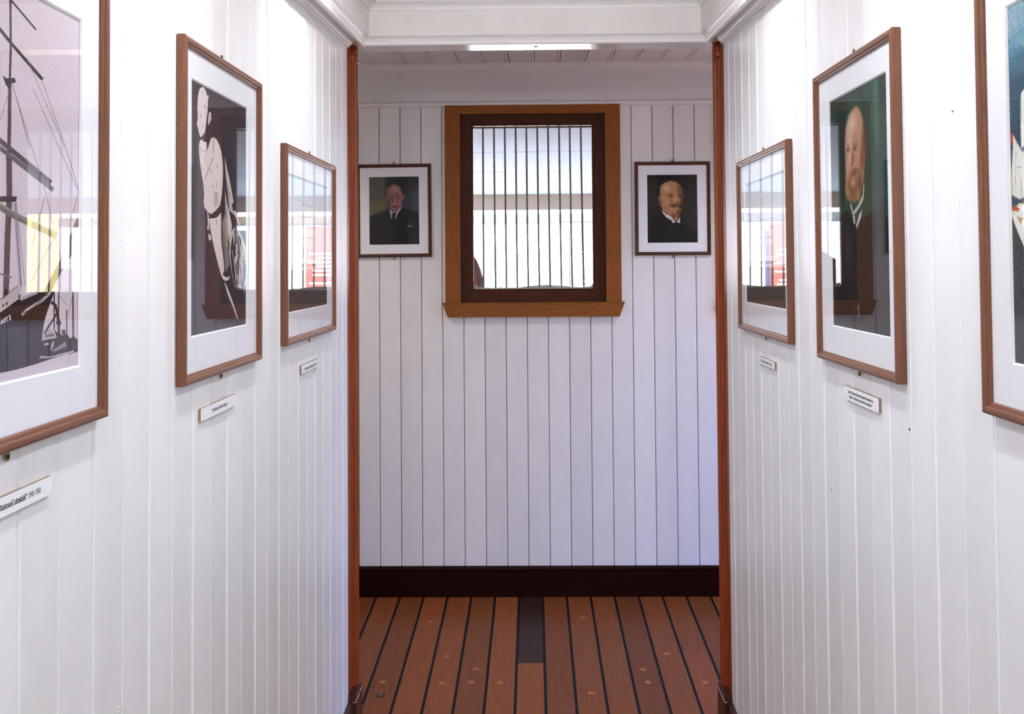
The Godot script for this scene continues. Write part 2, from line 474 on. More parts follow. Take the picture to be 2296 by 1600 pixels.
func cross_passage() -> void:
	var zb := -BACK
	var wall := setting("wall_back")
	# structural wall behind the boards, pierced by the windows
	var xs := [-2.3, -1.41, -0.98, -0.335, 0.335, 0.815, 1.24, 2.3]
	for i in xs.size() - 1:
		var holed := i in [1, 3, 5]
		if holed:
			boxpart("core", Vector3(xs[i], -0.2, zb - 0.13), Vector3(xs[i + 1], EYE - 0.19, zb - 0.014), mats["crack"], wall)
			boxpart("core", Vector3(xs[i], EYE + 0.66, zb - 0.13), Vector3(xs[i + 1], 2.6, zb - 0.014), mats["crack"], wall)
		else:
			boxpart("core", Vector3(xs[i], -0.2, zb - 0.13), Vector3(xs[i + 1], 2.6, zb - 0.014), mats["crack"], wall)
	var b0 := -0.7521
	var p := 0.0905
	for k in range(-12, 29):
		var x0 := b0 + k * p
		var x1 := x0 + p
		var m: Material = mats["back_%d" % posmod(k * 5 + k / 4, 3)]
		var low := EYE - 1.33
		var cuts := false
		for h in HOLES:
			if x1 > h[0] - 0.02 and x0 < h[1] + 0.02:
				cuts = true
				board(wall, x0, x1, low, EYE - 0.205, zb, m)
				if x0 < h[0] - 0.02: board(wall, x0, h[0] - 0.02, EYE - 0.205, EYE + 0.69, zb, m, false)
				if x1 > h[1] + 0.02: board(wall, h[1] + 0.02, x1, EYE - 0.205, EYE + 0.69, zb, m, false)
				break
		if not cuts: board(wall, x0, x1, low, EYE + 0.69, zb, m)
	var ends := setting("wall_front")
	boxpart("panel", Vector3(-2.3, -0.3, -2.95), Vector3(-0.5953, 2.6, -2.8905), mats["back_0"], ends)
	boxpart("panel", Vector3(0.6127, -0.3, -2.95), Vector3(2.3, 2.6, -2.8905), mats["back_1"], ends)
	boxpart("end_board", Vector3(-0.5953, -0.2, -2.95), Vector3(-WALL_L - 0.012, yy(0.5095, DOOR) - 0.0006, -2.8905), mats["post_y"], ends)
	boxpart("end_board", Vector3(WALL_R + 0.012, -0.2, -2.95), Vector3(0.6127, yy(0.5095, DOOR) - 0.0006, -2.8905), mats["post_y"], ends)
	boxpart("panel", Vector3(-0.4816, 2.2, -2.95), Vector3(0.499, 2.6, -2.9001), mats["back_1"], ends)
	var lw := setting("wall_end_left")
	boxpart("panel", Vector3(-2.36, -0.3, -4.45), Vector3(-2.3, 2.6, -2.85), mats["back_0"], lw)
	var rw := setting("wall_end_right")
	# an open doorway to the side deck
	boxpart("panel", Vector3(1.62, -0.3, -3.1), Vector3(1.68, 2.6, -2.85), mats["back_0"], rw)
	boxpart("panel", Vector3(1.62, -0.3, -4.45), Vector3(1.68, 2.6, -4.26), mats["back_0"], rw)
	boxpart("panel", Vector3(1.62, 1.98, -4.26), Vector3(1.68, 2.6, -3.1), mats["back_0"], rw)
	# frieze, bead and cornice
	var fr := setting("trim_4")
	boxpart("frieze_board", Vector3(-2.3, EYE + 0.69, zb - 0.0138), Vector3(2.3, EYE + 0.83, zb + 0.004), mats["back_1"], fr)
	var s := Shape.new()
	s.prism(PackedVector2Array([Vector2(-0.0138, 0.6682), Vector2(0.006, 0.6682), Vector2(0.0125, 0.6715), Vector2(0.016, 0.678), Vector2(0.016, 0.683), Vector2(0.0125, 0.6895), Vector2(0.006, 0.6925), Vector2(-0.0138, 0.6925)]), Vector3(-2.3, EYE, zb), Vector3.BACK, Vector3.UP, Vector3(4.6, 0, 0), true, true)
	part("bead_rail", s.mesh(), mats["back_0"], fr)
	s = Shape.new()
	s.prism(PackedVector2Array([Vector2(-0.0138, 0.8265), Vector2(0.008, 0.8265), Vector2(0.009, 0.831), Vector2(0.0115, 0.8325), Vector2(0.014, 0.840), Vector2(0.021, 0.847), Vector2(0.023, 0.8485), Vector2(0.0235, 0.853), Vector2(0.0235, 0.87), Vector2(-0.0138, 0.87)]), Vector3(-2.3, EYE, zb), Vector3.BACK, Vector3.UP, Vector3(4.6, 0, 0))
	part("cornice", s.mesh(), mats["back_0"], fr)
	# boarded ceiling with open joints
	var ce := setting("ceiling_cross_passage")
	var h := 0.6693
	for k in range(-8, 19):
		var x := -0.64 + k * 0.1083
		s = Shape.new()
		var w := 0.1083
		var gap := [0.0, 0.0008, 0.0016, 0.0028, 0.0012, 0.003, 0.0018, 0.0022, 0.0026, 0.0030, 0.0024, 0.0008, 0.001][absi(k) % 13] as float
		s.prism(PackedVector2Array([Vector2(gap, 0.003), Vector2(gap + 0.0025, 0), Vector2(w - 0.0165, 0), Vector2(w - 0.0145, 0.0025), Vector2(w - 0.0125, 0.0025), Vector2(w - 0.0095, -0.0008), Vector2(w - 0.003, -0.0008), Vector2(w, 0.003), Vector2(w, 0.014), Vector2(gap, 0.014)]), Vector3(x, yy(h, 2.9), -2.9), Vector3.RIGHT, Vector3.UP, Vector3(0, SHEER * 1.42, -1.42))
		part("ceiling_board", s.mesh(), mats["back_%d" % posmod(k, 3)], ce)
	boxpart("roof_slab", Vector3(-2.36, yy(h, 2.85) + 0.0145, -4.45), Vector3(2.36, yy(h, 2.85) + 0.14, -2.85), mats["crack"], ce, SHEER)
	# dark painted skirting
	var bb := setting("baseboard_back")
	s = Shape.new()
	s.prism(PackedVector2Array([Vector2(-0.0138, -1.45), Vector2(0.016, -1.45), Vector2(0.016, -1.3115), Vector2(0.0135, -1.3105), Vector2(0.0135, -1.308), Vector2(0.0165, -1.306), Vector2(0.0175, -1.3005), Vector2(0.015, -1.296), Vector2(0.010, -1.2945), Vector2(0.008, -1.2908), Vector2(-0.0138, -1.2908)]), Vector3(-2.3, EYE, zb), Vector3.BACK, Vector3.UP, Vector3(4.6, 0, 0))
	part("skirting", s.mesh(), mats["baseboard"], bb)

func board(wall: Node3D, x0: float, x1: float, ya: float, yb: float, zb: float, m: Material, joints := true) -> void:
	var s := Shape.new()
	var g := 0.0011
	var o := board_outline(x1 - x0 - 2 * g, 0.0032, 0.0032, 0.0138) if joints else PackedVector2Array([Vector2(0, -0.0138), Vector2(x1 - x0 - 2 * g, -0.0138), Vector2(x1 - x0 - 2 * g, 0), Vector2(0, 0)])
	s.prism(o, Vector3(x0 + g, ya, zb), Vector3.RIGHT, Vector3.BACK, Vector3(0, yb - ya, 0))
	part("board", s.mesh(), m, wall)

# ------------------------------------------------------------------ deck
func deck_planks() -> void:
	var fl := setting("floor")
	boxpart("seam_caulking", Vector3(-2.3, yy(FLOOR_H, -3.66) - 0.12, -4.44), Vector3(2.3, yy(FLOOR_H, -3.66) - 0.0012, 3.66), mats["caulk"], fl, SHEER)
	var x0 := -0.6777
	var p := 0.1011
	var g := 0.0046
	var far := BACK - 0.004
	for k in range(-10, 18):
		var a := x0 + k * p + g
		var b := x0 + (k + 1) * p - g
		var start := 2.955 if (b > 0.50 or a < -0.48) else 0.2
		var joints := []
		if k == 3: joints = [3.977]
		elif k == 6: joints = [3.667]
		elif k == 12: joints = [3.75]
		elif posmod(k, 5) == 1: joints = [2.99]
		var from: float = start
		var n := 0
		for j in joints + [far]:
			if j <= from: continue
			var mi := posmod(k * 5 + n * 2 + k / 3, 6)
			var m: Material = mats["deck%d_z" % mi]
			if k == 6 and n == 1: m = mats["deckdark_z"]
			var s := Shape.new()
			s.box(Vector3(a, yy(FLOOR_H, from) - 0.03, -(j - 0.0008)), Vector3(b, yy(FLOOR_H, from), -from), SHEER, 0.0012)
			part("plank", s.mesh(), m, fl)
			from = j
			n += 1
	var disc := Shape.new()
	disc.lathe(PackedVector2Array([Vector2(0.0115, -0.002), Vector2(0.0115, 0.0), Vector2(0.0, 0.0)]), Vector3.ZERO, Vector3(0, 1, SHEER).normalized(), 16)
	var dm := disc.mesh()
	for q in [[-0.327, 3.724], [-0.328, 3.511], [-0.217, 3.621], [-0.225, 3.517], [-0.125, 3.514], [-0.421, 4.041], [-0.532, 3.521], [0.188, 4.078], [0.479, 3.743], [0.379, 3.615], [0.385, 3.516], [0.184, 3.438], [0.581, 3.515]]:
		part("wood_plug", dm, mats["plug_z"], fl, Vector3(q[0], yy(FLOOR_H, q[1]) + 0.0003, -q[1]))
	for q in [[-0.525, 3.422, 1.5], [-0.318, 3.998, 0.5], [-0.221, 4.279, 0.6], [0.079, 4.218, 0.6]]:
		var o := part("knot", dm, mats["knot"], fl, Vector3(q[0], yy(FLOOR_H, q[1]) + 0.0002, -q[1]))
		o.scale = Vector3(q[2], 1, q[2])
	var nl := Shape.new()
	nl.lathe(PackedVector2Array([Vector2(0.003, -0.001), Vector2(0.003, 0.0008), Vector2(0.0, 0.0012)]), Vector3.ZERO, Vector3.UP, 8)
	for q in [[-0.525, 3.422], [-0.221, 4.279]]:
		part("nail_head", nl.mesh(), mats["nail"], fl, Vector3(q[0], yy(FLOOR_H, q[1]) + 0.0006, -q[1]))

# ------------------------------------------------------------------ turned posts at the opening
func door_posts() -> void:
	for side in [-1.0, 1.0]:
		var a: float = WALL_L if side < 0 else WALL_R
		var t := thing("door_post", "reddish varnished fluted wooden post at the %s side of the opening" % ("left" if side < 0 else "right"), "post", Vector3(side * a, 0, -DOOR), Basis(), "fluted posts of the opening")
		var base := yy(FLOOR_H, DOOR)
		var cap := EYE - 1.204
		var top := yy(0.5095, DOOR)
		# local: the passage lies towards -side in x
		var s := Shape.new()
		var lo := Vector3(minf(side * -0.0012, side * 0.07), cap, -0.0585)
		var hi := Vector3(maxf(side * -0.0012, side * 0.07), top - 0.0006, -0.0005)
		s.box(lo, hi, 0.0, 0.0008)
		part("casing_strip", s.mesh(), mats["post_y"], t)
		s = Shape.new()
		var pts := PackedVector2Array()
		var flutes := 14
		for i in 140:
			var ang := TAU * i / 140.0
			var ph := fposmod(ang * flutes / TAU, 1.0)
			var r := 0.0215 - 0.0034 * sqrt(maxf(0.0, 1.0 - pow((ph - 0.5) / 0.38, 2))) if absf(ph - 0.5) < 0.38 else 0.0215
			pts.append(Vector2(cos(ang), sin(ang)) * r)
		var c := Vector3(side * 0.0035, 0, -0.0755)
		s.prism(pts, c + Vector3(0, cap, 0), Vector3.RIGHT, Vector3.BACK, Vector3(0, EYE + 0.585 - cap, 0), true, true)
		part("fluted_shaft", s.mesh(), mats["post_y"], t)
		s = Shape.new()
		var y := EYE
		s.lathe(PackedVector2Array([Vector2(0.0, y + 0.575), Vector2(0.0218, y + 0.578), Vector2(0.0238, y + 0.582), Vector2(0.0252, y + 0.585), Vector2(0.0238, y + 0.5885), Vector2(0.0222, y + 0.590), Vector2(0.0225, y + 0.600), Vector2(0.0222, y + 0.609), Vector2(0.0245, y + 0.611), Vector2(0.0258, y + 0.6145), Vector2(0.0245, y + 0.618), Vector2(0.0205, y + 0.6195), Vector2(0.0205, y + 0.6205), Vector2(0.0222, y + 0.622), Vector2(0.0222, top - 0.0004), Vector2(0.0, top - 0.0004)]), c, Vector3.UP, 32)
		part("capital", s.mesh(), mats["post_y"], t)
		# plinth: painted block with a thinner upper step and a pale line of bare edge
		var inn := 0.0215
		var pl := func(h0: float, h1: float, out: float, front: float, m: Material, called: String):
			var q := Shape.new()
			q.box(Vector3(minf(side * 0.07, -side * out), h0, -0.1), Vector3(maxf(side * 0.07, -side * out), h1, front), 0.0, 0.0008)
			part(called, q.mesh(), m, t)
		pl.call(EYE - 1.2226, cap, inn - 0.0012, 0.001, mats["plinth"], "plinth_step")
		pl.call(base - 0.01, EYE - 1.2244, inn + 0.0012, 0.0035, mats["plinth"], "plinth")
		pl.call(EYE - 1.2244, EYE - 1.2226, inn + 0.0004, 0.0026, mats["plinth_line"], "worn_edge")
	var wire := Shape.new()
	wire.tube(PackedVector3Array([Vector3(0.552, EYE + 0.586, -2.884), Vector3(0.535, EYE + 0.583, -2.879), Vector3(0.5218, EYE + 0.5755, -2.874), Vector3(0.5105, EYE + 0.566, -2.872)]), 0.0009, 6)
	var o := part("wire", wire.mesh(), mats["screw"], self)
	o.set_meta("label", "thin stray wire end sticking out from the right post's capital")
	o.set_meta("category", "wire")

# ------------------------------------------------------------------ windows
func windows() -> void:
	window("window_1", 0.0, 0.2578, true)
	window("window_2", 1.0275, 0.165, false)
	window("window_3", -1.195, 0.165, false)

func window(called: String, cx: float, half: float, main: bool) -> void:
	var w := setting(called, "wooden framed barred window")
	var zb := -BACK
	var y0 := EYE - 0.173
	var y1 := EYE + 0.6735
	var gx := half          # half width of the clear glass
	var sx := gx + (0.0535 if main else 0.034)   # inside edge of the casing
	var ox := gx + (0.1185 if main else 0.068)   # outside edge of the casing
	var cz := zb + 0.019
	# casing boards
	boxpart("casing_side", Vector3(cx - ox, y0, zb - 0.0005), Vector3(cx - sx, y1, cz), mats["casing_y"], w, 0, 0.0015)
	boxpart("casing_side", Vector3(cx + sx, y0, zb - 0.0005), Vector3(cx + ox, y1, cz), mats["casing_y"], w, 0, 0.0015)
	boxpart("casing_head", Vector3(cx - sx, EYE + 0.636, zb - 0.0005), Vector3(cx + sx, y1 - 0.0005, cz - 0.0006), mats["casing_x"], w, 0, 0.0012)
	# sill with its slanted ends
	var s := Shape.new()
	s.prism(PackedVector2Array([Vector2(cx - ox - 0.0125, y0), Vector2(cx - ox + 0.0095, y0 - 0.0615), Vector2(cx + ox - 0.0095, y0 - 0.0615), Vector2(cx + ox + 0.0125, y0)]), Vector3(0, 0, zb - 0.0005), Vector3.RIGHT, Vector3.UP, Vector3(0, 0, 0.026))
	s.prism(PackedVector2Array([Vector2(cx - ox - 0.0125, y0), Vector2(cx - ox - 0.0125, y0 - 0.003), Vector2(cx + ox + 0.0125, y0 - 0.003), Vector2(cx + ox + 0.0125, y0)]), Vector3(0, 0, zb + 0.0255), Vector3.RIGHT, Vector3.UP, Vector3(0, 0, 0.0025))
	part("sill", s.mesh(), mats["casing_x"], w)
	# lining of the opening
	var lin := 0.008
	boxpart("lining", Vector3(cx - sx - lin, y0 + 0.0, zb - 0.14), Vector3(cx - sx, y1 - 0.03, zb - 0.001), mats["sash_y"], w)
	boxpart("lining", Vector3(cx + sx, y0 + 0.0, zb - 0.14), Vector3(cx + sx + lin, y1 - 0.03, zb - 0.001), mats["sash_y"], w)
	boxpart("lining", Vector3(cx - sx - lin, EYE + 0.636, zb - 0.14), Vector3(cx + sx + lin, EYE + 0.65, zb - 0.001), mats["sash_x"], w)
	boxpart("lining", Vector3(cx - sx - lin, y0 - 0.02, zb - 0.14), Vector3(cx + sx + lin, y0, zb - 0.001), mats["sash_x"], w)
	# sash
	var z1 := zb - 0.012
	var z2 := zb - 0.05
	var top := EYE + 0.5896
	var bot := EYE - 0.1168
	boxpart("stile", Vector3(cx - sx, y0, z2), Vector3(cx - gx - 0.008, EYE + 0.636, z1), mats["sash_y"], w, 0, 0.0015)
	boxpart("stile", Vector3(cx + gx + 0.008, y0, z2), Vector3(cx + sx, EYE + 0.636, z1), mats["sash_y"], w, 0, 0.0015)
	boxpart("top_rail", Vector3(cx - gx - 0.008, top + 0.008, z2), Vector3(cx + gx + 0.008, EYE + 0.636, z1 - 0.001), mats["sash_x"], w, 0, 0.0015)
	boxpart("bottom_rail", Vector3(cx - gx - 0.008, y0, z2), Vector3(cx + gx + 0.008, bot - 0.008, z1 - 0.001), mats["sash_x"], w, 0, 0.0015)
	# glazing beads
	for q in [[cx - gx - 0.009, bot - 0.009, cx - gx, top + 0.009, "y"], [cx + gx, bot - 0.009, cx + gx + 0.009, top + 0.009, "y"], [cx - gx, top, cx + gx, top + 0.009, "x"], [cx - gx, bot - 0.009, cx + gx, bot, "x"]]:
		boxpart("glazing_bead", Vector3(q[0], q[1], z2), Vector3(q[2], q[3], z1 - 0.012), mats["sash_" + q[4]], w, 0, 0.0022)
	boxpart("glass_pane", Vector3(cx - gx - 0.006, bot - 0.006, z2 + 0.006), Vector3(cx + gx + 0.006, top + 0.006, z2 + 0.010), mats["window_glass"], w)
	# screws in the sash
	for q in [[-gx - 0.03, bot - 0.03], [gx + 0.03, bot - 0.03], [-gx - 0.03, top + 0.02], [gx + 0.03, top + 0.02], [0.0, top + 0.024]]:
		var sc := Shape.new()
		sc.lathe(PackedVector2Array([Vector2(0.004, -0.001), Vector2(0.0035, 0.0006), Vector2(0.0, 0.0009)]), Vector3(cx + q[0], q[1], z1), Vector3.BACK, 10)
		part("screw", sc.mesh(), mats["dark"], w)
	# outside bars, a little bent, hung from a weathered top bar
	var zo := zb - 0.085
	var n := 10 if main else 6
	var xs := [-0.2165, -0.1682, -0.1205, -0.0727, -0.0258, 0.0222, 0.0695, 0.118, 0.1645, 0.213]
	var lean := [-0.0012, 0.0035, 0.0035, 0.003, 0.004, 0.0045, 0.005, 0.0052, 0.0058, 0.0078]
	for i in n:
		var bx: float = xs[i] if main else (i - 2.5) * 0.0462
		var ln: float = lean[i]
		var tb := Shape.new()
		tb.tube(PackedVector3Array([Vector3(cx + bx, EYE + 0.64, zo), Vector3(cx + bx, EYE + 0.55, zo), Vector3(cx + bx + ln * 0.25, EYE + 0.3, zo), Vector3(cx + bx + ln * 0.5, EYE + 0.12, zo - 0.0015), Vector3(cx + bx + ln, EYE - 0.14, zo)]), 0.0044, 8)
		part("bar", tb.mesh(), mats["iron"], w)
	boxpart("top_bar", Vector3(cx - sx, EYE + 0.5865, zo - 0.006), Vector3(cx + sx, EYE + 0.605, zo + 0.006), mats["toprail"], w, 0, 0.003)
	if not main: return
	# crust of dirt and salt along the foot of the glass
	var rng := RandomNumberGenerator.new()
	rng.seed = 5
	var d := Shape.new()
	var steps := 90
	var prev := 0.004
	for i in steps:
		var xa := cx - gx + 2 * gx * i / steps
		var xb := cx - gx + 2 * gx * (i + 1) / steps
		var e := minf(i, steps - i) / float(steps)
		var hh := 0.0035 + rng.randf() * 0.004 + (0.016 * maxf(0.0, 1.0 - e * 14.0) * rng.randf())
		var za := z2 + 0.0058
		d.quad(Vector3(xa, bot - 0.004, za), Vector3(xb, bot - 0.004, za), Vector3(xb, bot + hh, za), Vector3(xa, bot + prev, za), Vector3.BACK)
		d.quad(Vector3(xa, bot - 0.004, za - 0.006), Vector3(xb, bot - 0.004, za - 0.006), Vector3(xb, bot + hh, za), Vector3(xa, bot + prev, za), Vector3.FORWARD)
		prev = hh
	part("dirt_crust", d.mesh(), plain("dirt", c8(170, 186, 168), 0.95), w)

# ------------------------------------------------------------------ lamps in the passage ceiling
func lamps() -> void:
	var n := 0
	for d in [2.15, 1.3, 0.35]:
		for side in [-1.0, 1.0]:
			var y := yy(0.609, d)
			var words: String = ["farthest from the camera", "second from the opening", "third from the opening"][n / 2]
			var t := thing("ceiling_spotlight", "small white round ceiling lamp, %s side, %s" % ["left" if side < 0 else "right", words], "lamp", Vector3(side * 0.255, y, -d), Basis(), "ceiling lamps of the passage")
			var s := Shape.new()
			s.lathe(PackedVector2Array([Vector2(0.0, -0.009), Vector2(0.022, -0.009), Vector2(0.026, -0.011), Vector2(0.035, -0.006), Vector2(0.036, 0.0), Vector2(0.0, 0.0)]), Vector3.ZERO, Vector3.UP, 24)
			part("housing", s.mesh(), mats["lamp_body"], t)
			s = Shape.new()
			s.lathe(PackedVector2Array([Vector2(0.0, -0.052), Vector2(0.012, -0.0495), Vector2(0.021, -0.042), Vector2(0.025, -0.030), Vector2(0.0215, -0.0095), Vector2(0.0, -0.0092)]), Vector3.ZERO, Vector3.UP, 20)
			part("bulb", s.mesh(), mats["bulb"], t)
			var l := SpotLight3D.new()
			l.name = "light"
			l.position = Vector3(0, -0.031, 0)
			l.rotation = Vector3(-PI / 2, 0, 0)
			l.light_color = Color(0.93, 0.97, 1.0)
			l.light_energy = LAMP_ENERGY
			l.light_size = 0.017
			l.spot_range = 8.0
			l.spot_attenuation = 2.0
			l.spot_angle = 85.0
			l.spot_angle_attenuation = 1.0
			l.shadow_enabled = true
			t.add_child(l)
			# the frosted bulb also gives a little light sideways and upwards
			var o := OmniLight3D.new()
			o.name = "bulb_glow"
			o.position = l.position
			o.light_color = Color(0.98, 0.98, 1.0)
			o.light_energy = BULB_ENERGY
			o.light_size = 0.017
			o.omni_range = 8.0
			o.omni_attenuation = 2.0
			o.shadow_enabled = true
			t.add_child(o)
			n += 1
	# downlights of the cross passage, beyond either side of the opening
	for side in [-1.0, 1.0]:
		var t := thing("recessed_downlight", "round recessed ceiling lamp of the cross passage, %s of the opening" % ("left" if side < 0 else "right"), "lamp", Vector3(side * 1.12, yy(0.6693, 3.5), -3.5), Basis(), "downlights of the cross passage")
		var s := Shape.new()
		s.lathe(PackedVector2Array([Vector2(0.0, -0.006), Vector2(0.04, -0.006), Vector2(0.045, -0.009), Vector2(0.056, -0.004), Vector2(0.057, 0.0), Vector2(0.0, 0.0)]), Vector3.ZERO, Vector3.UP, 24)
		part("housing", s.mesh(), mats["lamp_body"], t)
		s = Shape.new()
		s.lathe(PackedVector2Array([Vector2(0.0, -0.066), Vector2(0.02, -0.062), Vector2(0.038, -0.044), Vector2(0.042, -0.03), Vector2(0.036, -0.0062), Vector2(0.0, -0.0061)]), Vector3.ZERO, Vector3.UP, 24)
		part("bulb", s.mesh(), mats["bulb"], t)
		var l := SpotLight3D.new()
		l.name = "light"
		l.position = Vector3(0, -0.031, 0)
		l.rotation = Vector3(-PI / 2, 0, 0)
		l.light_color = Color(1.0, 0.955, 0.9)
		l.light_energy = DOWN_ENERGY
		l.light_size = 0.022
		l.spot_range = 8.0
		l.spot_attenuation = 2.0
		l.spot_angle = 70.0
		l.spot_angle_attenuation = 0.8
		l.shadow_enabled = true
		t.add_child(l)
	for side in [-1.0, 1.0]:
		var t := thing("pendant_lamp", "frosted globe pendant lamp in the saloon behind the camera, %s one" % ("left" if side < 0 else "right"), "lamp", Vector3(side * 0.38, 2.3, 2.0), Basis(), "globe lamps of the saloon")
		var s := Shape.new()
		s.tube(PackedVector3Array([Vector3(0, 0, 0), Vector3(0, -0.42, 0)]), 0.006, 8)
		part("stem", s.mesh(), mats["brass"], t)
		s = Shape.new()
		s.lathe(PackedVector2Array([Vector2(0.05, -0.02), Vector2(0.05, 0.0), Vector2(0.0, 0.0)]), Vector3.ZERO, Vector3.UP, 20)
		part("canopy", s.mesh(), mats["brass"], t)
		s = Shape.new()
		var gl := PackedVector2Array()
		for i in 17:
			gl.append(Vector2(0.13 * sin(PI * i / 16.0), -0.54 - 0.13 * cos(PI * i / 16.0)))
		s.lathe(gl, Vector3.ZERO, Vector3.UP, 28)
		part("globe", s.mesh(), mats["globe"], t)
		var l := OmniLight3D.new()
		l.name = "light"
		l.position = Vector3(0, -0.54, 0)
		l.light_color = Color(0.97, 0.98, 1.0)
		l.light_energy = GLOBE_ENERGY
		l.light_size = 0.12
		l.omni_range = 10.0
		l.omni_attenuation = 2.0
		l.shadow_enabled = true
		t.add_child(l)

# ------------------------------------------------------------------ printed pictures
func fill_poly(im: Image, q: Array, c: Color) -> void:
	var w := im.get_width()
	var h := im.get_height()
	var p := PackedVector2Array()
	var lo := 1e9
	var hi := -1e9
	for i in range(0, q.size(), 2):
		var y: float = q[i + 1] * h / 1000.0
		p.append(Vector2(q[i] * w / 1000.0, y))
		lo = minf(lo, y); hi = maxf(hi, y)
	for y in range(maxi(0, int(floor(lo))), mini(h, int(ceil(hi)) + 1)):
		var yc := y + 0.5
		var xs := []
		for i in p.size():
			var a := p[i]
			var b := p[(i + 1) % p.size()]
			if (a.y <= yc) != (b.y <= yc):
				xs.append(a.x + (yc - a.y) / (b.y - a.y) * (b.x - a.x))
		xs.sort()
		for j in range(0, xs.size() - 1, 2):
			var x0 := clampi(int(round(xs[j])), 0, w)
			var x1 := clampi(int(round(xs[j + 1])), 0, w)
			if x1 == x0: x1 = mini(w, x0 + 1)
			if x1 > x0: im.fill_rect(Rect2i(x0, y, x1 - x0, 1), c)

func blot(im: Image, q: Array, soft: float, c: Color) -> void:
	var w := im.get_width()
	var h := im.get_height()
	var o := Vector2(q[0] * w / 1000.0, q[1] * h / 1000.0)
	var r := Vector2(maxf(1.0, q[2] * w / 1000.0), maxf(1.0, q[3] * h / 1000.0))
	for y in range(maxi(0, int(o.y - r.y)), mini(h, int(o.y + r.y) + 1)):
		for x in range(maxi(0, int(o.x - r.x)), mini(w, int(o.x + r.x) + 1)):
			var k := (Vector2(x, y) - o) / r
			var a := clampf((1.0 - k.length()) / maxf(soft, 0.01), 0.0, 1.0)
			if a > 0.0: im.set_pixel(x, y, im.get_pixel(x, y).lerp(c, a))

func grain(im: Image, c: Color, strength: float, fx: float, fy: float, sd: int) -> void:
	var nz := FastNoiseLite.new()
	nz.seed = sd
	nz.frequency = 1.0
	nz.fractal_octaves = 3
	var w := im.get_width()
	var h := im.get_height()
	for y in h:
		for x in w:
			var a := clampf(nz.get_noise_2d(x * fx / w, y * fy / h) * 1.6, 0.0, 1.0) * strength
			if a > 0.01: im.set_pixel(x, y, im.get_pixel(x, y).lerp(c, a))

func print_material(key: String, ops: Array, w: int, h: int, final_grain := 0.18) -> StandardMaterial3D:
	var im := Image.create(w, h, false, Image.FORMAT_RGB8)
	var sd := 3
	for op in ops:
		match op[0]:
			"f": im.fill(Color(op[1]))
			"p": fill_poly(im, op[2], Color(op[1]))
			"e": blot(im, op[2], op[3], Color(op[1]))
			"n":
				sd += 5
				grain(im, Color(op[1]), op[2], op[3], op[4], sd)
			"b":
				# halve step by step so that edges melt evenly
				var bw := w
				var bh := h
				while bw > w / int(op[1]) and bw > 16:
					bw = bw * 5 / 8
					bh = bh * 5 / 8
					im.resize(bw, bh, Image.INTERPOLATE_BILINEAR)
				im.resize(w, h, Image.INTERPOLATE_CUBIC)
	if final_grain > 0.0:
		grain(im, Color(0.35, 0.32, 0.32), final_grain, 90.0, 120.0, 77)
	var m := plain(key, Color.WHITE, 0.7)
	m.metallic_specular = 0.2
	m.albedo_texture = ImageTexture.create_from_image(im)
	m.texture_repeat = false
	return m

# a stretch of sea under a pale sky with a square-rigged ship, for the two landscape pictures
func sea_print(key: String, ship_u: float, tall: float) -> StandardMaterial3D:
	var ops := [["f", "6a625e"], ["p", "5a524e", [0, 760, 1000, 760, 1000, 1000, 0, 1000]], ["b", 6], ["n", "2f2925", 0.7, 26, 60], ["n", "9a9088", 0.4, 40, 100], ["n", "2f2925", 0.5, 110, 170], ["p", "dfe3e8", [0, 0, 1000, 0, 1000, 690, 0, 690]], ["p", "d6dde4", [0, 0, 1000, 0, 1000, 240, 0, 160]], ["p", "b9bcbd", [0, 660, 1000, 660, 1000, 700, 0, 700]], ["b", 3]]
	for m in 3:
		var x := ship_u + (m - 1) * 105.0
		ops.append(["p", "6d6660", [x - 3, 560 - tall, x + 3, 560 - tall, x + 4, 610, x - 4, 610]])
		for s in 4:
			var y := 565.0 - tall + 20 + s * (tall / 4.6)
			var ww := 34.0 + s * 9.0
			ops.append(["p", "eceae4", [x - ww + 4, y, x + ww - 4, y - 4, x + ww, y + tall / 5.4, x - ww, y + tall / 5.2]])
			ops.append(["p", "8a847c", [x - ww, y - 4, x + ww, y - 8, x + ww, y - 4, x - ww, y]])
	ops.append(["p", "e9e6de", [ship_u + 150, 420, ship_u + 260, 590, ship_u + 150, 580]])
	ops.append(["p", "f0eee8", [ship_u - 210, 600, ship_u + 190, 610, ship_u + 290, 585, ship_u + 215, 668, ship_u - 190, 672]])
	ops.append(["p", "8b8178", [ship_u - 200, 652, ship_u + 215, 652, ship_u + 205, 672, ship_u - 190, 674]])
	return print_material(key, ops, 640, 460, 0.0)

# mitred frame member: side 0 bottom, 1 right, 2 top, 3 left of a w x h rectangle about the origin, lying in x-y with its back at z = 0
func frame_rail(side: int, w: float, h: float, prof: Array) -> ArrayMesh:
	var s := Shape.new()
	var at := func(q: Array, e: int) -> Vector3:
		var i: float = q[0]
		var x := w / 2 - i
		var y := h / 2 - i
		match side:
			0: return Vector3(-x if e == 0 else x, -y, q[1])
			1: return Vector3(x, -y if e == 0 else y, q[1])
			2: return Vector3(x if e == 0 else -x, y, q[1])
		return Vector3(-x, y if e == 0 else -y, q[1])
	var inward: Vector3 = [Vector3.UP, Vector3.LEFT, Vector3.DOWN, Vector3.RIGHT][side]
	for i in prof.size():
		var a: Array = prof[i]
		var b: Array = prof[(i + 1) % prof.size()]
		var di: float = b[0] - a[0]
		var dz: float = b[1] - a[1]
		s.quad(at.call(a, 0), at.call(b, 0), at.call(b, 1), at.call(a, 1), (inward * -dz + Vector3.BACK * di).normalized() * (1.0 if di != 0.0 or dz != 0.0 else 1.0))
	return s.mesh()

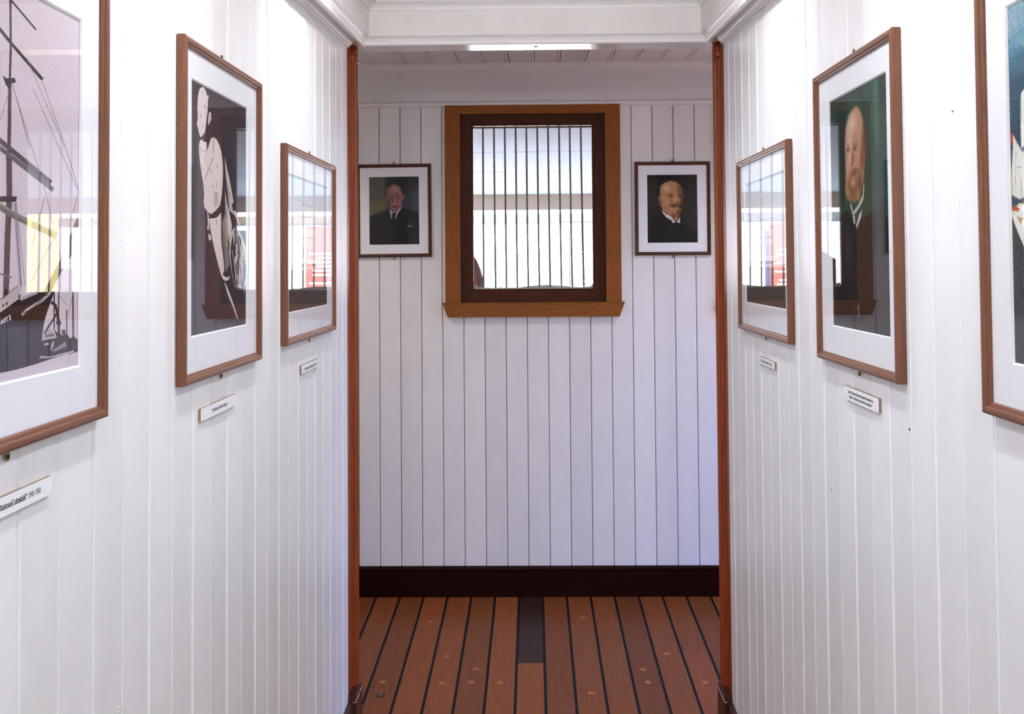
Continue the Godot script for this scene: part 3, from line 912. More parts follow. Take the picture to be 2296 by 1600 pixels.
const PROFILE := [[0.0, 0.0], [0.0, 0.0115], [0.0012, 0.0133], [0.0032, 0.0142], [0.0068, 0.0142], [0.0088, 0.0134], [0.0096, 0.0122], [0.0098, 0.0108], [0.0112, 0.0104], [0.0132, 0.0098], [0.0145, 0.0086], [0.0145, 0.0]]

# label, centre, turned to its wall, outer size, size of the picture opening, its offset, the print
func picture(label: String, at: Vector3, basis: Basis, w: float, h: float, pw: float, ph: float, off: Vector2, pm: Material, timber: String, across: String, group: String, glazing := "glass", hooks := [true, true]) -> void:
	var t := thing("framed_picture", label, "picture", at, basis, group)
	for i in 4:
		part("frame_rail", frame_rail(i, w, h, PROFILE), mats[timber + "_" + ("y" if i % 2 else across)], t)
	var back := Shape.new()
	back.box(Vector3(-w / 2 + 0.004, -h / 2 + 0.004, 0.0005), Vector3(w / 2 - 0.004, h / 2 - 0.004, 0.0022))
	part("backing_board", back.mesh(), mats["board_edge"], t)
	# the print
	var p := Shape.new()
	var a := Vector2(off.x - pw / 2 - 0.004, off.y - ph / 2 - 0.004)
	var b := Vector2(off.x + pw / 2 + 0.004, off.y + ph / 2 + 0.004)
	var eu := 0.004 / pw
	var ev := 0.004 / ph
	p.quad_uv(Vector3(a.x, b.y, 0.003), Vector3(b.x, b.y, 0.003), Vector3(b.x, a.y, 0.003), Vector3(a.x, a.y, 0.003), Vector3.BACK, [Vector2(-eu, -ev), Vector2(1 + eu, -ev), Vector2(1 + eu, 1 + ev), Vector2(-eu, 1 + ev)])
	p.box(Vector3(a.x, a.y, 0.0023), Vector3(b.x, b.y, 0.00295))
	part("print", p.mesh(), pm, t)
	# mount with its bevelled opening
	var m := Shape.new()
	var zo := 0.0058
	var ox := w / 2 - 0.006
	var oy := h / 2 - 0.006
	var o := [Vector3(-ox, oy, zo), Vector3(ox, oy, zo), Vector3(ox, -oy, zo), Vector3(-ox, -oy, zo)]
	var e := 0.0021
	var inn := [Vector3(off.x - pw / 2 - e, off.y + ph / 2 + e, zo), Vector3(off.x + pw / 2 + e, off.y + ph / 2 + e, zo), Vector3(off.x + pw / 2 + e, off.y - ph / 2 - e, zo), Vector3(off.x - pw / 2 - e, off.y - ph / 2 - e, zo)]
	var low := [Vector3(off.x - pw / 2, off.y + ph / 2, 0.0034), Vector3(off.x + pw / 2, off.y + ph / 2, 0.0034), Vector3(off.x + pw / 2, off.y - ph / 2, 0.0034), Vector3(off.x - pw / 2, off.y - ph / 2, 0.0034)]
	var bev := Shape.new()
	for i in 4:
		var j := (i + 1) % 4
		m.quad(o[i], o[j], inn[j], inn[i], Vector3.BACK)
		m.quad(o[i] - Vector3(0, 0, 0.0022), o[j] - Vector3(0, 0, 0.0022), low[j] , low[i], Vector3.FORWARD)
		var nn: Vector3 = [Vector3(0, -0.75, 0.66), Vector3(-0.75, 0, 0.66), Vector3(0, 0.75, 0.66), Vector3(0.75, 0, 0.66)][i]
		bev.quad(inn[i], inn[j], low[j], low[i], nn)
	var mount := part("mount", m.mesh(), mats["mat"], t)
	part("bevel", bev.mesh(), mats["matcore"], mount)
	var g := Shape.new()
	g.box(Vector3(-w / 2 + 0.006, -h / 2 + 0.006, 0.0064), Vector3(w / 2 - 0.006, h / 2 - 0.006, 0.0082))
	part("glass", g.mesh(), mats[glazing], t)
	# brass hanging plates screwed at head and foot
	for k in 2:
		if not hooks[k]: continue
		var up := 1.0 if k == 0 else -1.0
		var tab := Shape.new()
		var pts := PackedVector2Array([Vector2(-0.0042, 0), Vector2(0.0042, 0)])
		for i in 9:
			var ang := PI * i / 8.0
			pts.append(Vector2(cos(ang) * 0.0042, 0.0075 + sin(ang) * 0.0042))
		tab.prism(pts, Vector3(0, up * h / 2, 0.0008), Vector3.RIGHT, Vector3(0, up, 0), Vector3(0, 0, 0.0014))
		var plate := part("hanging_plate", tab.mesh(), mats["brass"], t)
		var sc := Shape.new()
		sc.lathe(PackedVector2Array([Vector2(0.0024, 0.0), Vector2(0.0022, 0.0009), Vector2(0.0, 0.0016)]), Vector3(0, up * (h / 2 + 0.0075), 0.0021), Vector3.BACK, 10)
		part("screw", sc.mesh(), mats["screw"], plate)

func pictures() -> void:
	var left := Basis(Vector3(0, 0, -1), Vector3.UP, Vector3(1, 0, 0))
	var right := Basis(Vector3(0, 0, 1), Vector3.UP, Vector3(-1, 0, 0))
	var xl := -WALL_L + 0.0012
	var xr := WALL_R - 0.0012
	var bow := print_material("print_bow", PRINT_BOW, 700, 936, 0.1)
	var fig := print_material("print_figurehead", PRINT_FIGUREHEAD, 700, 936, 0.06)
	var beard := print_material("print_beard", PRINT_BEARD, 600, 810, 0.05)
	var barque := print_material("print_barque", PRINT_BARQUE, 560, 756, 0.0)
	var spec := print_material("print_spectacles", PRINT_SPECTACLES, 440, 600, 0.12)
	var mous := print_material("print_moustache", PRINT_MOUSTACHE, 440, 600, 0.08)
	var sea1 := sea_print("print_sea", 470.0, 380.0)
	var sea2 := sea_print("print_sea_two", 560.0, 330.0)
	var g := "pictures on the passage walls"
	var cy := EYE + 0.0807
	picture("large framed black and white photograph of a sailing ship's bow at a quay", Vector3(xl, cy, -0.9935), left, 0.42, 0.525, 0.295, 0.395, Vector2(0.0015, 0.0028), bow, "frame", "z", g)
	picture("framed black and white photograph of a carved figurehead against a dark ground", Vector3(xl, cy, -1.6775), left, 0.42, 0.52, 0.295, 0.3907, Vector2(-0.012, 0.0057), fig, "frame", "z", g)
	picture("smaller landscape framed sea picture nearest the left post, mirroring the window", Vector3(xl, EYE + 0.0398, -2.3391), left, 0.52, 0.4227, 0.405, 0.294, Vector2(-0.0116, 0.0038), sea1, "frame", "z", g)
	picture("smaller landscape framed sea picture nearest the right post, mirroring the window", Vector3(xr, EYE + 0.0384, -2.3524), right, 0.512, 0.4277, 0.40, 0.294, Vector2(0.006, 0.004), sea2, "frame", "z", g)
	picture("framed painted portrait of a bald man with a beard before a green curtain", Vector3(xr, EYE + 0.0793, -1.6823), right, 0.415, 0.523, 0.2915, 0.4, Vector2(0.0135, 0.0036), beard, "frame", "z", g)
	picture("large framed colour photograph of a ship under sail on blue sea", Vector3(xr, EYE + 0.0807, -0.99), right, 0.42, 0.525, 0.2945, 0.399, Vector2(0.0017, 0.0023), barque, "frame", "z", g)
	var gb := "small portraits beside the window"
	var zb := -BACK + 0.0012
	picture("small framed portrait of an old man with spectacles and dark tie", Vector3(-0.5965, EYE + 0.2238, zb), Basis(Vector3.BACK, 0.006), 0.3225, 0.4, 0.214, 0.2913, Vector2(0.0, 0.0), spec, "smallframe", "x", gb, "matt_glass")
	picture("small framed portrait of a bald man with moustache and white wing collar", Vector3(0.5987, EYE + 0.2236, zb), Basis(Vector3.BACK, -0.001), 0.3225, 0.4, 0.213, 0.291, Vector2(-0.0012, -0.001), mous, "smallframe", "x", gb, "matt_glass")

# ------------------------------------------------------------------ caption plates under the pictures
func lettering(text: String, size: float, parent: Node3D, at: Vector3, m: Material, bold := false, slant := 0.0, fit := 0.0) -> void:
	var fnt := SystemFont.new()
	fnt.font_names = PackedStringArray(["Droid Serif"])
	fnt.font_weight = 700 if bold else 400
	fnt.font_italic = slant > 0.0
	var tm := TextMesh.new()
	tm.text = text
	tm.font = fnt
	tm.font_size = 32
	tm.pixel_size = size / 32.0
	tm.depth = 0.0002
	tm.curve_step = 1.0
	var o := part("lettering", tm, m, parent, at)
	if fit > 0.0:
		var wd: float = tm.get_aabb().size.x
		if wd > 0.0001: o.scale = Vector3(fit / wd, 1, 1)

func plate(label: String, at: Vector3, basis: Basis, w: float, h: float) -> Node3D:
	var t := thing("caption_plate", label, "sign", at, basis, "caption plates on the passage walls")
	boxpart("wood_block", Vector3(-w / 2, -h / 2, 0), Vector3(w / 2, h / 2, 0.0042), mats["board_edge"], t)
	boxpart("edge_line", Vector3(-w / 2 - 0.0002, -h / 2 - 0.0002, 0.0041), Vector3(w / 2 + 0.0002, h / 2 + 0.0002, 0.0047), mats["post_y"], t)
	boxpart("white_face", Vector3(-w / 2, -h / 2, 0.0047), Vector3(w / 2, h / 2, 0.0054), mats["paper"], t, 0.0, 0.0006)
	return t

func caption_plates() -> void:
	var left := Basis(Vector3(0, 0, -1), Vector3.UP, Vector3(1, 0, 0))
	var right := Basis(Vector3(0, 0, 1), Vector3.UP, Vector3(-1, 0, 0))
	var z := 0.0055
	var t := plate("white caption plate with bold lettering under the photograph of the ship's bow", Vector3(-WALL_L, EYE - 0.236, -1.013), left, 0.136, 0.0193)
	lettering("\"Statsraad Lehmkuhl\"", 0.0078, t, Vector3(-0.0125, 0.0, z), mats["ink"], true, 0.0, 0.054)
	lettering("1940 -1945", 0.0078, t, Vector3(0.0305, 0.0, z), mats["ink_grey"], false, 1.0, 0.026)
	t = plate("white caption plate with one small line under the figurehead photograph", Vector3(-WALL_L, EYE - 0.236, -1.6598), left, 0.185, 0.0194)
	lettering("\"Grossherzog Friedrich August\"", 0.0072, t, Vector3(0, 0, z), mats["ink"], false, 0.0, 0.082)
	t = plate("white caption plate under the landscape sea picture nearest the left post", Vector3(-WALL_L, EYE - 0.2388, -2.337), left, 0.179, 0.019)
	lettering("ex \"Grossherzog Friedrich August\" 1914-22", 0.007, t, Vector3(0.0, -0.001, z), mats["ink"], false, 0.0, 0.13)
	t = plate("smallest white caption plate, under the sea picture nearest the right post", Vector3(WALL_R, EYE - 0.2372, -2.34), right, 0.156, 0.0158)
	lettering("\"Statsraad Lehmkuhl\" i Bergen", 0.007, t, Vector3(0, 0, z), mats["ink"], false, 0.0, 0.108)
	t = plate("white caption plate with two lines under the bearded man's portrait", Vector3(WALL_R, EYE - 0.2293, -1.6707), right, 0.172, 0.0222)
	lettering("Georg W. Claussen, \"Statsraad Lehmkuhl\"s konstruktør hos", 0.006, t, Vector3(-0.002, 0.0036, z), mats["ink"], false, 0.0, 0.126)
	lettering("Johann C. Tecklenborg, Bremerhaven-Geestemünde", 0.006, t, Vector3(-0.002, -0.0042, z), mats["ink"], false, 0.0, 0.112)

# ------------------------------------------------------------------ what the windows look out on
func outside() -> void:
	var gnd := setting("ground")
	var q := plain("quay", c8(190, 186, 176), 0.9)
	boxpart("quay_paving", Vector3(-25, -0.6, -40), Vector3(25, -0.35, -6.2), q, gnd)
	boxpart("side_deck", Vector3(-8, -0.3, -6.2), Vector3(8, -0.05, -4.46), mats["deckout_z"], gnd)
	boxpart("side_deck", Vector3(2.37, -0.3, -4.46), Vector3(8, -0.05, 4), mats["deckout_z"], gnd)
	# canvas awning over the side deck
	var canvas := plain("canvas", c8(200, 214, 222), 0.9)
	canvas.backlight_enabled = true
	canvas.backlight = Color(0.4, 0.43, 0.45)
	var tan := plain("valance", c8(182, 168, 152), 0.9)
	var aw := thing("awning", "white canvas awning seen through the top of the barred window", "awning", Vector3(0, EYE + 0.592, -4.5))
	boxpart("canvas_sheet", Vector3(-7, 0.0, -4.3), Vector3(7, 0.004, 0.05), canvas, aw)
	boxpart("valance", Vector3(-7, -0.138, -4.312), Vector3(7, 0.004, -4.3), tan, aw)
	for d in [0.9, 2.1]:
		boxpart("seam", Vector3(-7, -0.0012, -d - 0.003), Vector3(7, -0.0001, -d), canvas, aw)
	for x in [-6.8, 6.8]:
		boxpart("pole", Vector3(x - 0.02, -2.14, -4.29), Vector3(x + 0.02, 0.0, -4.25), mats["iron"], aw)
	# sunlit building across the quay
	var white := plain("facade_white", c8(236, 234, 226), 0.8)
	var grey := plain("facade_grey", c8(76, 84, 90), 0.8)
	var beige := plain("facade_beige", c8(88, 82, 70), 0.8)
	var pale := plain("facade_pale", c8(96, 100, 106), 0.8)
	var green := plain("facade_green", c8(82, 92, 90), 0.8)
	var bd := thing("building", "overexposed sunlit white building across the quay outside the barred window", "building", Vector3(0, -0.35, -12))
	var b := EYE + 0.35
	boxpart("wall", Vector3(-9, 0, -0.3), Vector3(9, b + 3.0, 0), white, bd)
	boxpart("band", Vector3(-9, b + 0.475, 0), Vector3(0.17, b + 0.565, 0.03), grey, bd)
	boxpart("band", Vector3(0.17, b + 0.475, 0), Vector3(9, b + 0.565, 0.03), beige, bd)
	boxpart("door_jamb", Vector3(0.145, 0, 0), Vector3(0.185, b + 0.66, 0.05), pale, bd)
	boxpart("drain_pipe", Vector3(0.375, 0, 0), Vector3(0.43, b + 0.44, 0.06), green, bd)
	for x in [-7.2, -5.4, -3.6, 2.4, 3.4, 6.0]:
		var wf := boxpart("window", Vector3(x, b - 0.3, 0.0), Vector3(x + 0.8, b + 0.4, 0.02), grey, bd)
		boxpart("pane", Vector3(x + 0.06, b - 0.24, 0.02), Vector3(x + 0.74, b + 0.34, 0.025), mats["dark"], wf)
	var red := plain("sign_red", c8(138, 78, 70), 0.7)
	var txt := plain("sign_white", c8(244, 240, 236), 0.7)
	for r in [[0.47, 1.66, "red information board with white lines of text, outside behind the window's right side"], [-2.15, -1.72, "narrow red information board across the quay, seen mirrored in the right sea picture"]]:
		var sg := thing("information_board", r[2], "sign", Vector3(r[0], b - 0.35 - 0.62, -11.9), Basis(), "red information boards on the quay")
		var w: float = r[1] - r[0]
		boxpart("panel", Vector3(0, 0, 0), Vector3(w, 1.06, 0.03), red, sg)
		boxpart("post", Vector3(0.02, -1.23, -0.03), Vector3(0.06, 0.4, 0.0), mats["iron"], sg)
		boxpart("post", Vector3(w - 0.06, -1.23, -0.03), Vector3(w - 0.02, 0.4, 0.0), mats["iron"], sg)
		var cols := 3 if w > 1.0 else 1
		for cx in cols:
			for ln in 13:
				if ln == 6: continue
				var ww: float = (w / cols) * (0.62 + 0.16 * sin(ln * 2.7 + cx))
				boxpart("text_line", Vector3(0.06 + cx * w / cols, 0.72 - ln * 0.05, 0.03), Vector3(0.06 + cx * w / cols + minf(ww, w - 0.1), 0.745 - ln * 0.05, 0.033), txt, sg)
	var yel := thing("yellow_container", "yellow painted container on the quay, mirrored in the glass of the ship's bow photograph", "container", Vector3(4.3, -0.35, -10.6))
	var ym := plain("yellow", c8(240, 220, 140), 0.7)
	boxpart("body", Vector3(0, 0.1, -0.6), Vector3(0.62, 2.45, 0), ym, yel, 0.0, 0.02)
	for i in 5:
		boxpart("rib", Vector3(0.06 + i * 0.12, 0.2, 0.0), Vector3(0.11 + i * 0.12, 2.35, 0.02), ym, yel)
	boxpart("skid", Vector3(0.02, 0.0, -0.58), Vector3(0.6, 0.1, -0.02), mats["dark"], yel)
	# a bulging weathered cover and a leaning timber close outside the glass
	var cov := thing("canvas_cover", "weathered grey rounded cover outside, showing along the window's lower edge", "cover", Vector3(0.065, -0.05, -5.25))
	var cm := plain("cover", Color.WHITE, 0.95)
	cm.albedo_texture = noise_texture("cover", 41, 0.03, 5, [[0.25, c8(96, 98, 94)], [0.5, c8(138, 140, 134)], [0.75, c8(176, 178, 170)]])
	cm.uv1_triplanar = true
	cm.uv1_scale = Vector3(3, 3, 3)
	var s := Shape.new()
	var prof := PackedVector2Array()
	for i in 17:
		var a := PI / 2 * i / 16.0
		prof.append(Vector2(0.36 * sin(PI / 2 - a) if i > 0 else 0.36, 1.28 + 0.148 * sin(a)))
	prof.insert(0, Vector2(0.36, 0.0))
	s.lathe(prof, Vector3.ZERO, Vector3.UP, 32)
	part("dome", s.mesh(), cm, cov)
	var lash := Shape.new()
	var ring := PackedVector3Array()
	for i in 33: ring.append(Vector3(cos(TAU * i / 32.0) * 0.365, 1.2, sin(TAU * i / 32.0) * 0.365))
	lash.tube(ring, 0.012, 8)
	part("lashing", lash.mesh(), mats["board_edge"], cov)
	var tb := thing("curved_timber", "brownish mauve curved timber rising outside the window's lower left corner", "timber", Vector3(-0.305, -0.05, -4.78))
	var tmat := wood("timber", "y", [[0.2, c8(112, 88, 88)], [0.8, c8(150, 124, 122)]], 0.8, 9.0, 0.08)
	s = Shape.new()
	s.prism(PackedVector2Array([Vector2(-0.06, 0), Vector2(0.075, 0), Vector2(0.075, 1.2), Vector2(0.072, 1.42), Vector2(0.064, 1.47), Vector2(0.05, 1.52), Vector2(0.034, 1.558), Vector2(0.018, 1.582), Vector2(0.0, 1.59), Vector2(-0.06, 1.55)]), Vector3.ZERO, Vector3.RIGHT, Vector3.UP, Vector3(0, 0, -0.06))
	part("timber", s.mesh(), tmat, tb)

# ------------------------------------------------------------------ what is printed in the frames: outlines in thousandths of the picture's width and height
const PRINT_BOW := [
	["f","cdbfc8"],
	["p","4a4044",[473,-28,480,166,495,164,488,-31]],
	["p","4a4044",[480,163,476,246,490,244,495,161]],
	["p","554a4c",[472,243,470,439,493,437,495,240]],
	["p","5a5050",[463,434,468,542,505,540,500,431]],
	["p","5a5050",[468,534,458,637,495,637,505,533]],
	["p","5a5050",[458,629,450,795,487,797,496,629]],
	["p","3a3236",[485,42,654,87,664,82,493,37]],
	["p","352d30",[300,98,414,130,429,123,313,90]],
	["p","352d30",[408,128,485,153,501,146,423,121]],
	["p","352d30",[479,151,700,215,717,207,494,144]],
	["p","5c5456",[249,364,420,409,440,398,267,354]],
	["p","5c5456",[408,406,766,492,789,480,428,395]],
	["p","6a6264",[251,387,421,427,438,417,267,377]],
	["p","6a6264",[410,424,787,510,808,499,427,414]],
	["p","6f6a66",[250,531,424,574,447,561,270,518]],
	["p","6f6a66",[408,570,487,589,510,575,430,557]],
	["p","6f6a66",[472,586,814,639,836,623,490,571]],
	["p","8a847e",[261,522,426,562,434,557,268,517]],
	["p","8a847e",[421,561,603,598,611,592,428,556]],
	["p","453b3e",[399,541,536,535,530,549,399,555]],
	["p","3f3639",[437,237,460,242,515,233,524,243,489,252,478,267,455,257]],
	["p","8a7c84",[498,253,745,525,750,524,503,252]],
	["p","8a7c84",[744,524,870,719,875,719,750,524]],
	["p","8a7c84",[504,258,617,403,622,402,509,257]],
	["p","8a7c84",[702,214,900,391,906,390,707,213]],
	["p","8a7c84",[899,390,1054,550,1060,549,905,389]],
	["p","8a7c84",[593,170,882,380,887,379,597,169]],
	["p","8a7c84",[482,266,394,388,398,388,486,266]],
	["p","8a7c84",[641,246,1015,512,1021,511,646,245]],
	["p","8a7c84",[528,546,593,764,597,764,533,546]],
	["p","8a7c84",[510,553,562,775,567,775,515,552]],
	["p","8a7c84",[812,629,605,775,609,776,817,630]],
	["p","8a7c84",[728,525,634,671,639,671,734,525]],
	["p","8a7c84",[1052,430,800,767,805,768,1058,430]],
	["p","857a7c",[520,552,546,672,555,672,529,551]],
	["p","857a7c",[546,671,566,764,575,764,555,670]],
	["p","7b7270",[399,729,503,744,507,740,402,725]],
	["p","3a3432",[1052,515,1053,554,974,668,879,721,776,788,732,780,843,704,943,617,1003,561]],
	["p","2c2120",[274,858,433,827,562,795,683,783,810,783,783,810,750,844,737,860,727,880,718,909,741,896,764,890,808,886,833,897,875,908,911,904,937,921,967,913,990,925,1043,923,1044,958,971,963,827,965,687,972,596,975,551,976,436,977,277,979]],
	["p","b5a9ac",[274,833,432,800,549,763,571,791,432,824,274,854]],
	["p","5a5052",[273,824,434,797,432,795,271,822]],
	["p","5a5052",[433,797,550,763,546,762,429,795]],
	["e","2c2120",[468,777,13,9],0.2],
	["e","241a1a",[452,810,5,4],0.2],
	["e","241a1a",[474,806,6,5],0.2],
	["e","241a1a",[556,790,6,5],0.2],
	["p","a79b9b",[568,803,622,795,614,788,560,796]],
	["p","a79b9b",[613,796,685,787,678,780,606,789]],
	["p","b8acac",[581,842,618,829,605,824,568,836]],
	["p","b8acac",[610,832,674,818,663,812,599,825]],
	["p","b8acac",[665,820,729,808,719,801,656,813]],
	["p","b8acac",[723,809,787,788,772,782,709,804]],
	["p","2c2120",[584,836,617,831,615,829,582,834]],
	["p","2c2120",[615,831,673,817,671,816,612,830]],
	["p","2c2120",[672,818,728,802,725,801,669,816]],
	["p","3a3030",[596,822,699,799,696,798,594,821]],
	["p","3a3030",[696,800,765,792,763,790,694,798]],
	["p","d8ccd0",[441,858,449,846,443,845,435,857]],
	["p","d8ccd0",[442,846,450,856,456,856,448,845]],
	["p","d8ccd0",[441,854,453,852,450,850,439,852]],
	["p","d8ccd0",[461,854,461,842,455,841,455,854]],
	["p","d8ccd0",[458,844,467,843,466,841,456,842]],
	["p","d8ccd0",[462,842,464,847,469,847,467,842]],
	["p","d8ccd0",[466,845,456,847,459,849,469,847]],
	["p","d8ccd0",[459,847,465,853,470,853,463,847]],
	["p","d8ccd0",[470,843,485,840,482,838,467,841]],
	["p","d8ccd0",[473,840,475,852,481,852,479,840]],
	["p","d8ccd0",[500,835,489,836,491,839,502,838]],
	["p","d8ccd0",[488,837,489,842,495,842,494,837]],
	["p","d8ccd0",[490,842,500,844,501,841,491,840]],
	["p","d8ccd0",[496,842,496,847,503,848,502,842]],
	["p","d8ccd0",[499,845,489,847,492,850,502,848]],
	["p","b3a6aa",[715,914,734,893,751,883,812,888,826,908,833,912,771,912]],
	["p","3a3034",[741,899,748,898,748,906,741,906]],
	["p","3a3034",[753,899,760,898,760,906,753,907]],
	["p","3a3034",[765,899,772,899,773,906,765,907]],
	["p","3a3034",[777,899,785,899,785,906,777,907]],
	["p","3a3034",[789,899,797,899,797,906,790,907]],
	["p","3a3034",[802,899,809,899,809,907,802,907]],
	["p","8d8286",[799,944,901,926,908,941,813,950]],
	["p","a99ea2",[782,947,789,925,806,918,809,932]],
	["e","b3a8ac",[751,924,22,4],0.3],
	["p","b0a4a8",[696,959,712,953,772,960,876,958,968,955,968,962,876,964,772,964]],
	["p","33282a",[742,897,778,876,767,873,730,894]],
	["p","33282a",[774,878,812,860,801,857,763,875]],
	["p","33282a",[809,862,836,845,824,842,797,859]],
	["p","33282a",[780,815,816,826,828,820,792,809]],
	["p","33282a",[806,821,823,841,843,839,826,819]],
	["p","33282a",[821,836,833,869,854,869,841,836]],
	["p","33282a",[832,865,837,903,858,904,853,865]],
	["p","3c2f33",[803,785,805,888,815,889,813,785]],
	["p","3c2f33",[838,786,840,899,850,899,848,786]],
	["p","3c2f33",[953,787,957,919,970,920,965,787]],
	["p","4c3f43",[904,836,905,908,914,909,913,837]],
	["p","8a7c84",[959,790,915,851,920,852,964,790]],
	["p","8a7c84",[842,793,909,825,913,825,846,792]],
	["p","3c3034",[822,866,850,862,864,870,861,878,829,876]],
	["p","453a3e",[868,893,897,892,901,907,872,906]]
]
